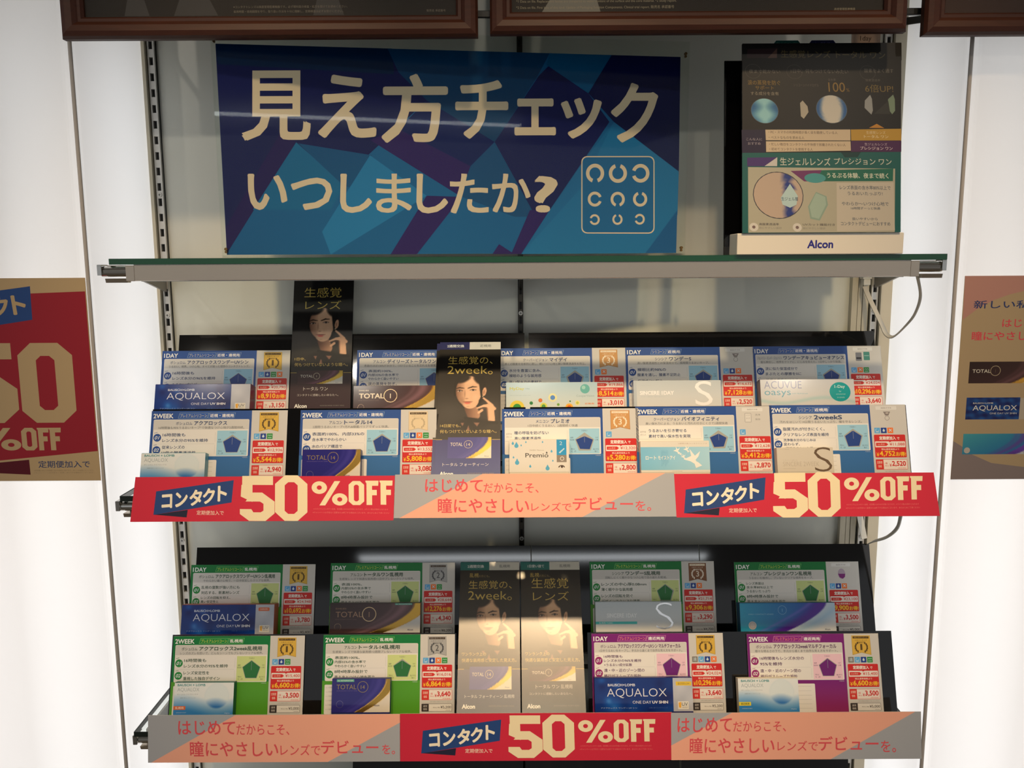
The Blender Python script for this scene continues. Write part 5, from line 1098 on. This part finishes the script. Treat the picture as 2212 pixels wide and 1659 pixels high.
# ================================================================== PROMOTIONAL STRIPS
def sale_art(a, wr):
    a.rect(0, 0, wr*1000, 80, RED) if 0 else None
def strip(kind, x0, x1, y, z, deg, h, label, src, rotz=0, extra=None):
    wd = x1-x0; t = empty('shelf_strip', (x0, y, H0+z), (PI/2-rad(deg), 0, 0)); tag(t, label, 'shelf strip', 'promotional strips along the shelf fronts')
    b = MB(); b.box(0, wd, -h, 0, -.0008, 0); b.build('strip_card', mat('strip_board', (196, 186, 172), .5), t)
    Hm = homography(src, [(0, 0), (wd*1000, 0), (wd*1000, h*1000), (0, h*1000)])
    a = Art('matte', Hm)
    full = [(0, 0), (wd*1000, 0), (wd*1000, h*1000), (0, h*1000)]
    if kind == 'sale':
        a.put(full, [(3, 2, 1, 0)], RED, raw=True); C_ = (242, 226, 186)
        # enlargement coordinates of the first strip
        a.poly([(190, 283), (372, 255), (366, 296)], DNV); a.poly([(198, 157), (618, 95), (607, 214), (185, 284)], NAVY)
        for ch, xa, ya, xb, yb in (('コ', 226, 172, 290, 248), ('ン', 300, 160, 372, 240), ('タ', 380, 146, 452, 232), ('ク', 452, 138, 520, 222), ('ト', 528, 124, 582, 208)): a.fit(ch, xa, ya, xb, yb, (246, 236, 210), .05, .12, 5)
        a.fit('定期便加入で', 420, 258, 566, 282, (240, 206, 190), .015)
        five(a, 652, 72, 836, 311, C_); octa(a, 838, 68, 1008, 309, C_, .30, .30)
        percent(a, 1030, 98, 1216, 226, C_, RED); octa(a, 1222, 97, 1302, 223, C_, .34, .27); effs(a, 1314, 95, 1376, 222, C_); effs(a, 1386, 94, 1448, 220, C_)
        a.fit('※スタジアムコンタクト会員、初回購入分のみが対象となります。※ライト便は対象外となります', 1040, 240, 1424, 249, (226, 120, 116)); a.fit('※キャンペーンは予告なく変更または終了する場合がございます。あらかじめご了承ください', 1036, 258, 1430, 268, (226, 120, 116))
    else:
        a.put(full, [(3, 2, 1, 0)], (170, 173, 178), raw=True); PK, TX = (244, 176, 150), (222, 84, 92)
        pk, bx = extra
        a.poly(pk, PK)
        for s_, q, bd in zip(('はじめて', 'だからこそ、', '瞳にやさしい', 'レンズで', 'デビュー', 'を。'), bx, (.02, .008, .02, .008, .02, .01)): a.fit(s_, *q, TX, bd)
    a.build('printed_face', t, (0, 0, 0))
    return t
SALE = [(82, 80), (1460, 68), (1450, 301), (58, 323)]
DEB = [(130, 110), (1463, 101), (1460, 352), (118, 360)]
strip('sale', -.5665, -.1872, -.2405, -.3055, 24, .0650, 'red sale strip with 50% OFF at the left end of the middle shelf', SALE)
strip('debut', -.1868, .2210, -.2405, -.3040, 24, .0632, 'grey and pink lettered strip in the middle of the middle shelf', [(853, 1024), (1457, 1021), (1460, 1115), (850, 1120)], extra=(
      [(1045, 1022.5), (1438, 1021), (1259, 1116.5), (862, 1120)], [(919, 1034, 1045, 1063), (1047, 1043, 1166, 1064), (947, 1076, 1145, 1108), (1150, 1085, 1236, 1104), (1239, 1073, 1368, 1102), (1373, 1081, 1406, 1103)]))
strip('sale', .2205, .5995, -.2412, -.3052, 24, .0632, 'red sale strip with 50% OFF at the right end of the middle shelf', [(140, 73), (1508, 75), (1535, 310), (145, 305)])
strip('debut', -.5710, -.1886, -.2465, -.6756, 9, .0714, 'grey and pink lettered strip at the left end of the lower shelf', DEB, extra=(
      [(590, 108), (1463, 101), (1463, 146), (1075, 355), (135, 359.5)], [(286, 138, 588, 212), (594, 156, 874, 212), (344, 246, 812, 326), (824, 262, 1036, 320), (1040, 240, 1346, 312), (1366, 262, 1434, 314)]))
strip('sale', -.1882, .2242, -.2465, -.6752, 9, .0718, 'red sale strip with 50% OFF in the middle of the lower shelf', [(80, 62), (1538, 56), (1534, 325), (72, 328)])
strip('debut', .2230, .6020, -.2472, -.6760, 9, .0710, 'grey and pink lettered strip at the right end of the lower shelf', [(768, 92), (2068, 99), (2066, 330), (775, 338)], extra=(
      [(1100, 93.8), (2040, 98.8), (1615, 332.8), (775, 338), (772, 262)], [(805, 118, 1100, 194), (1108, 140, 1386, 192), (874, 222, 1326, 302), (1342, 240, 1550, 290), (1554, 218, 1856, 290), (1868, 240, 1942, 298)]))
for z, xs in ((-.320, (-.45, 0, .45)), (-.690, (-.45, 0, .45))):
    for x in xs:
        b = MB(); b.box(x-.02, x+.02, -.238, -.2285, z-.014, z-.010); b.box(x-.02, x+.02, -.2385, -.2375, z-.014, z+.004)
        o = b.build('strip_clip', CLEAR, None, (0, 0, H0)); tag(o, 'clear plastic clip behind the promotional strips, gripping the shelf edge', 'clip', 'clips behind the promotional strips')

# ================================================================== NEXT TIER BELOW
def header_board(x0, x1, y, ztop, txts, label, col=(20, 17, 15)):
    t = empty('header_board', (x0, y, H0+ztop), tilted(14)); tag(t, label, 'display board')
    wd = (x1-x0)*1000; b = MB(); b.box(0, x1-x0, -.22, 0, -.003, 0, b=.0004); b.build('board', BLACK, t)
    a = Art('card'); a.rect(0, 0, wd, 216, col)
    for s_, xx, yy, w2, h2, c in txts: a.fit(s_, xx, yy, xx+w2, yy+h2, c, .005)
    a.build('printed_face', t); return t
G2 = (150, 128, 70)
ztp = -.7785
header_board(-.295, .0, -.075, ztp-.002, [('コンタクトに感動したいあなたへ。', 150, 9, 120, 7, (120, 108, 90))], 'dark board top just showing under the lower strips, left of the middle upright')
header_board(.004, .270, -.075, ztp-.003, [('瞳', 70, 16, 12, 12, G2), ('アルコン独自の', 150, 12, 90, 9, G2)], 'dark board top under the lower strips, right of the middle upright')
header_board(.274, .562, -.075, ztp+.003, [('テクノロジー', 10, 10, 80, 8, G2), ('何', 165, 10, 12, 16, G2), ('も', 195, 12, 8, 12, G2)], 'dark board top under the lower strips near the right upright')
b = MB(); b.box(-.598, .6, -.26, -.02, H0-1.01, H0-1.0); t = empty('base_cabinet', (0, 0, 0)); tag(t, 'low black base cabinet under the display, below the lower strips', 'cabinet')
b.build('worktop', BLACKM, t)
b = MB(); b.box(-.59, .592, -.25, -.02, 0.0, H0-1.011); b.build('body', BLACKM, t)
bpy.data.objects.remove(_to); bpy.data.curves.remove(_tc)
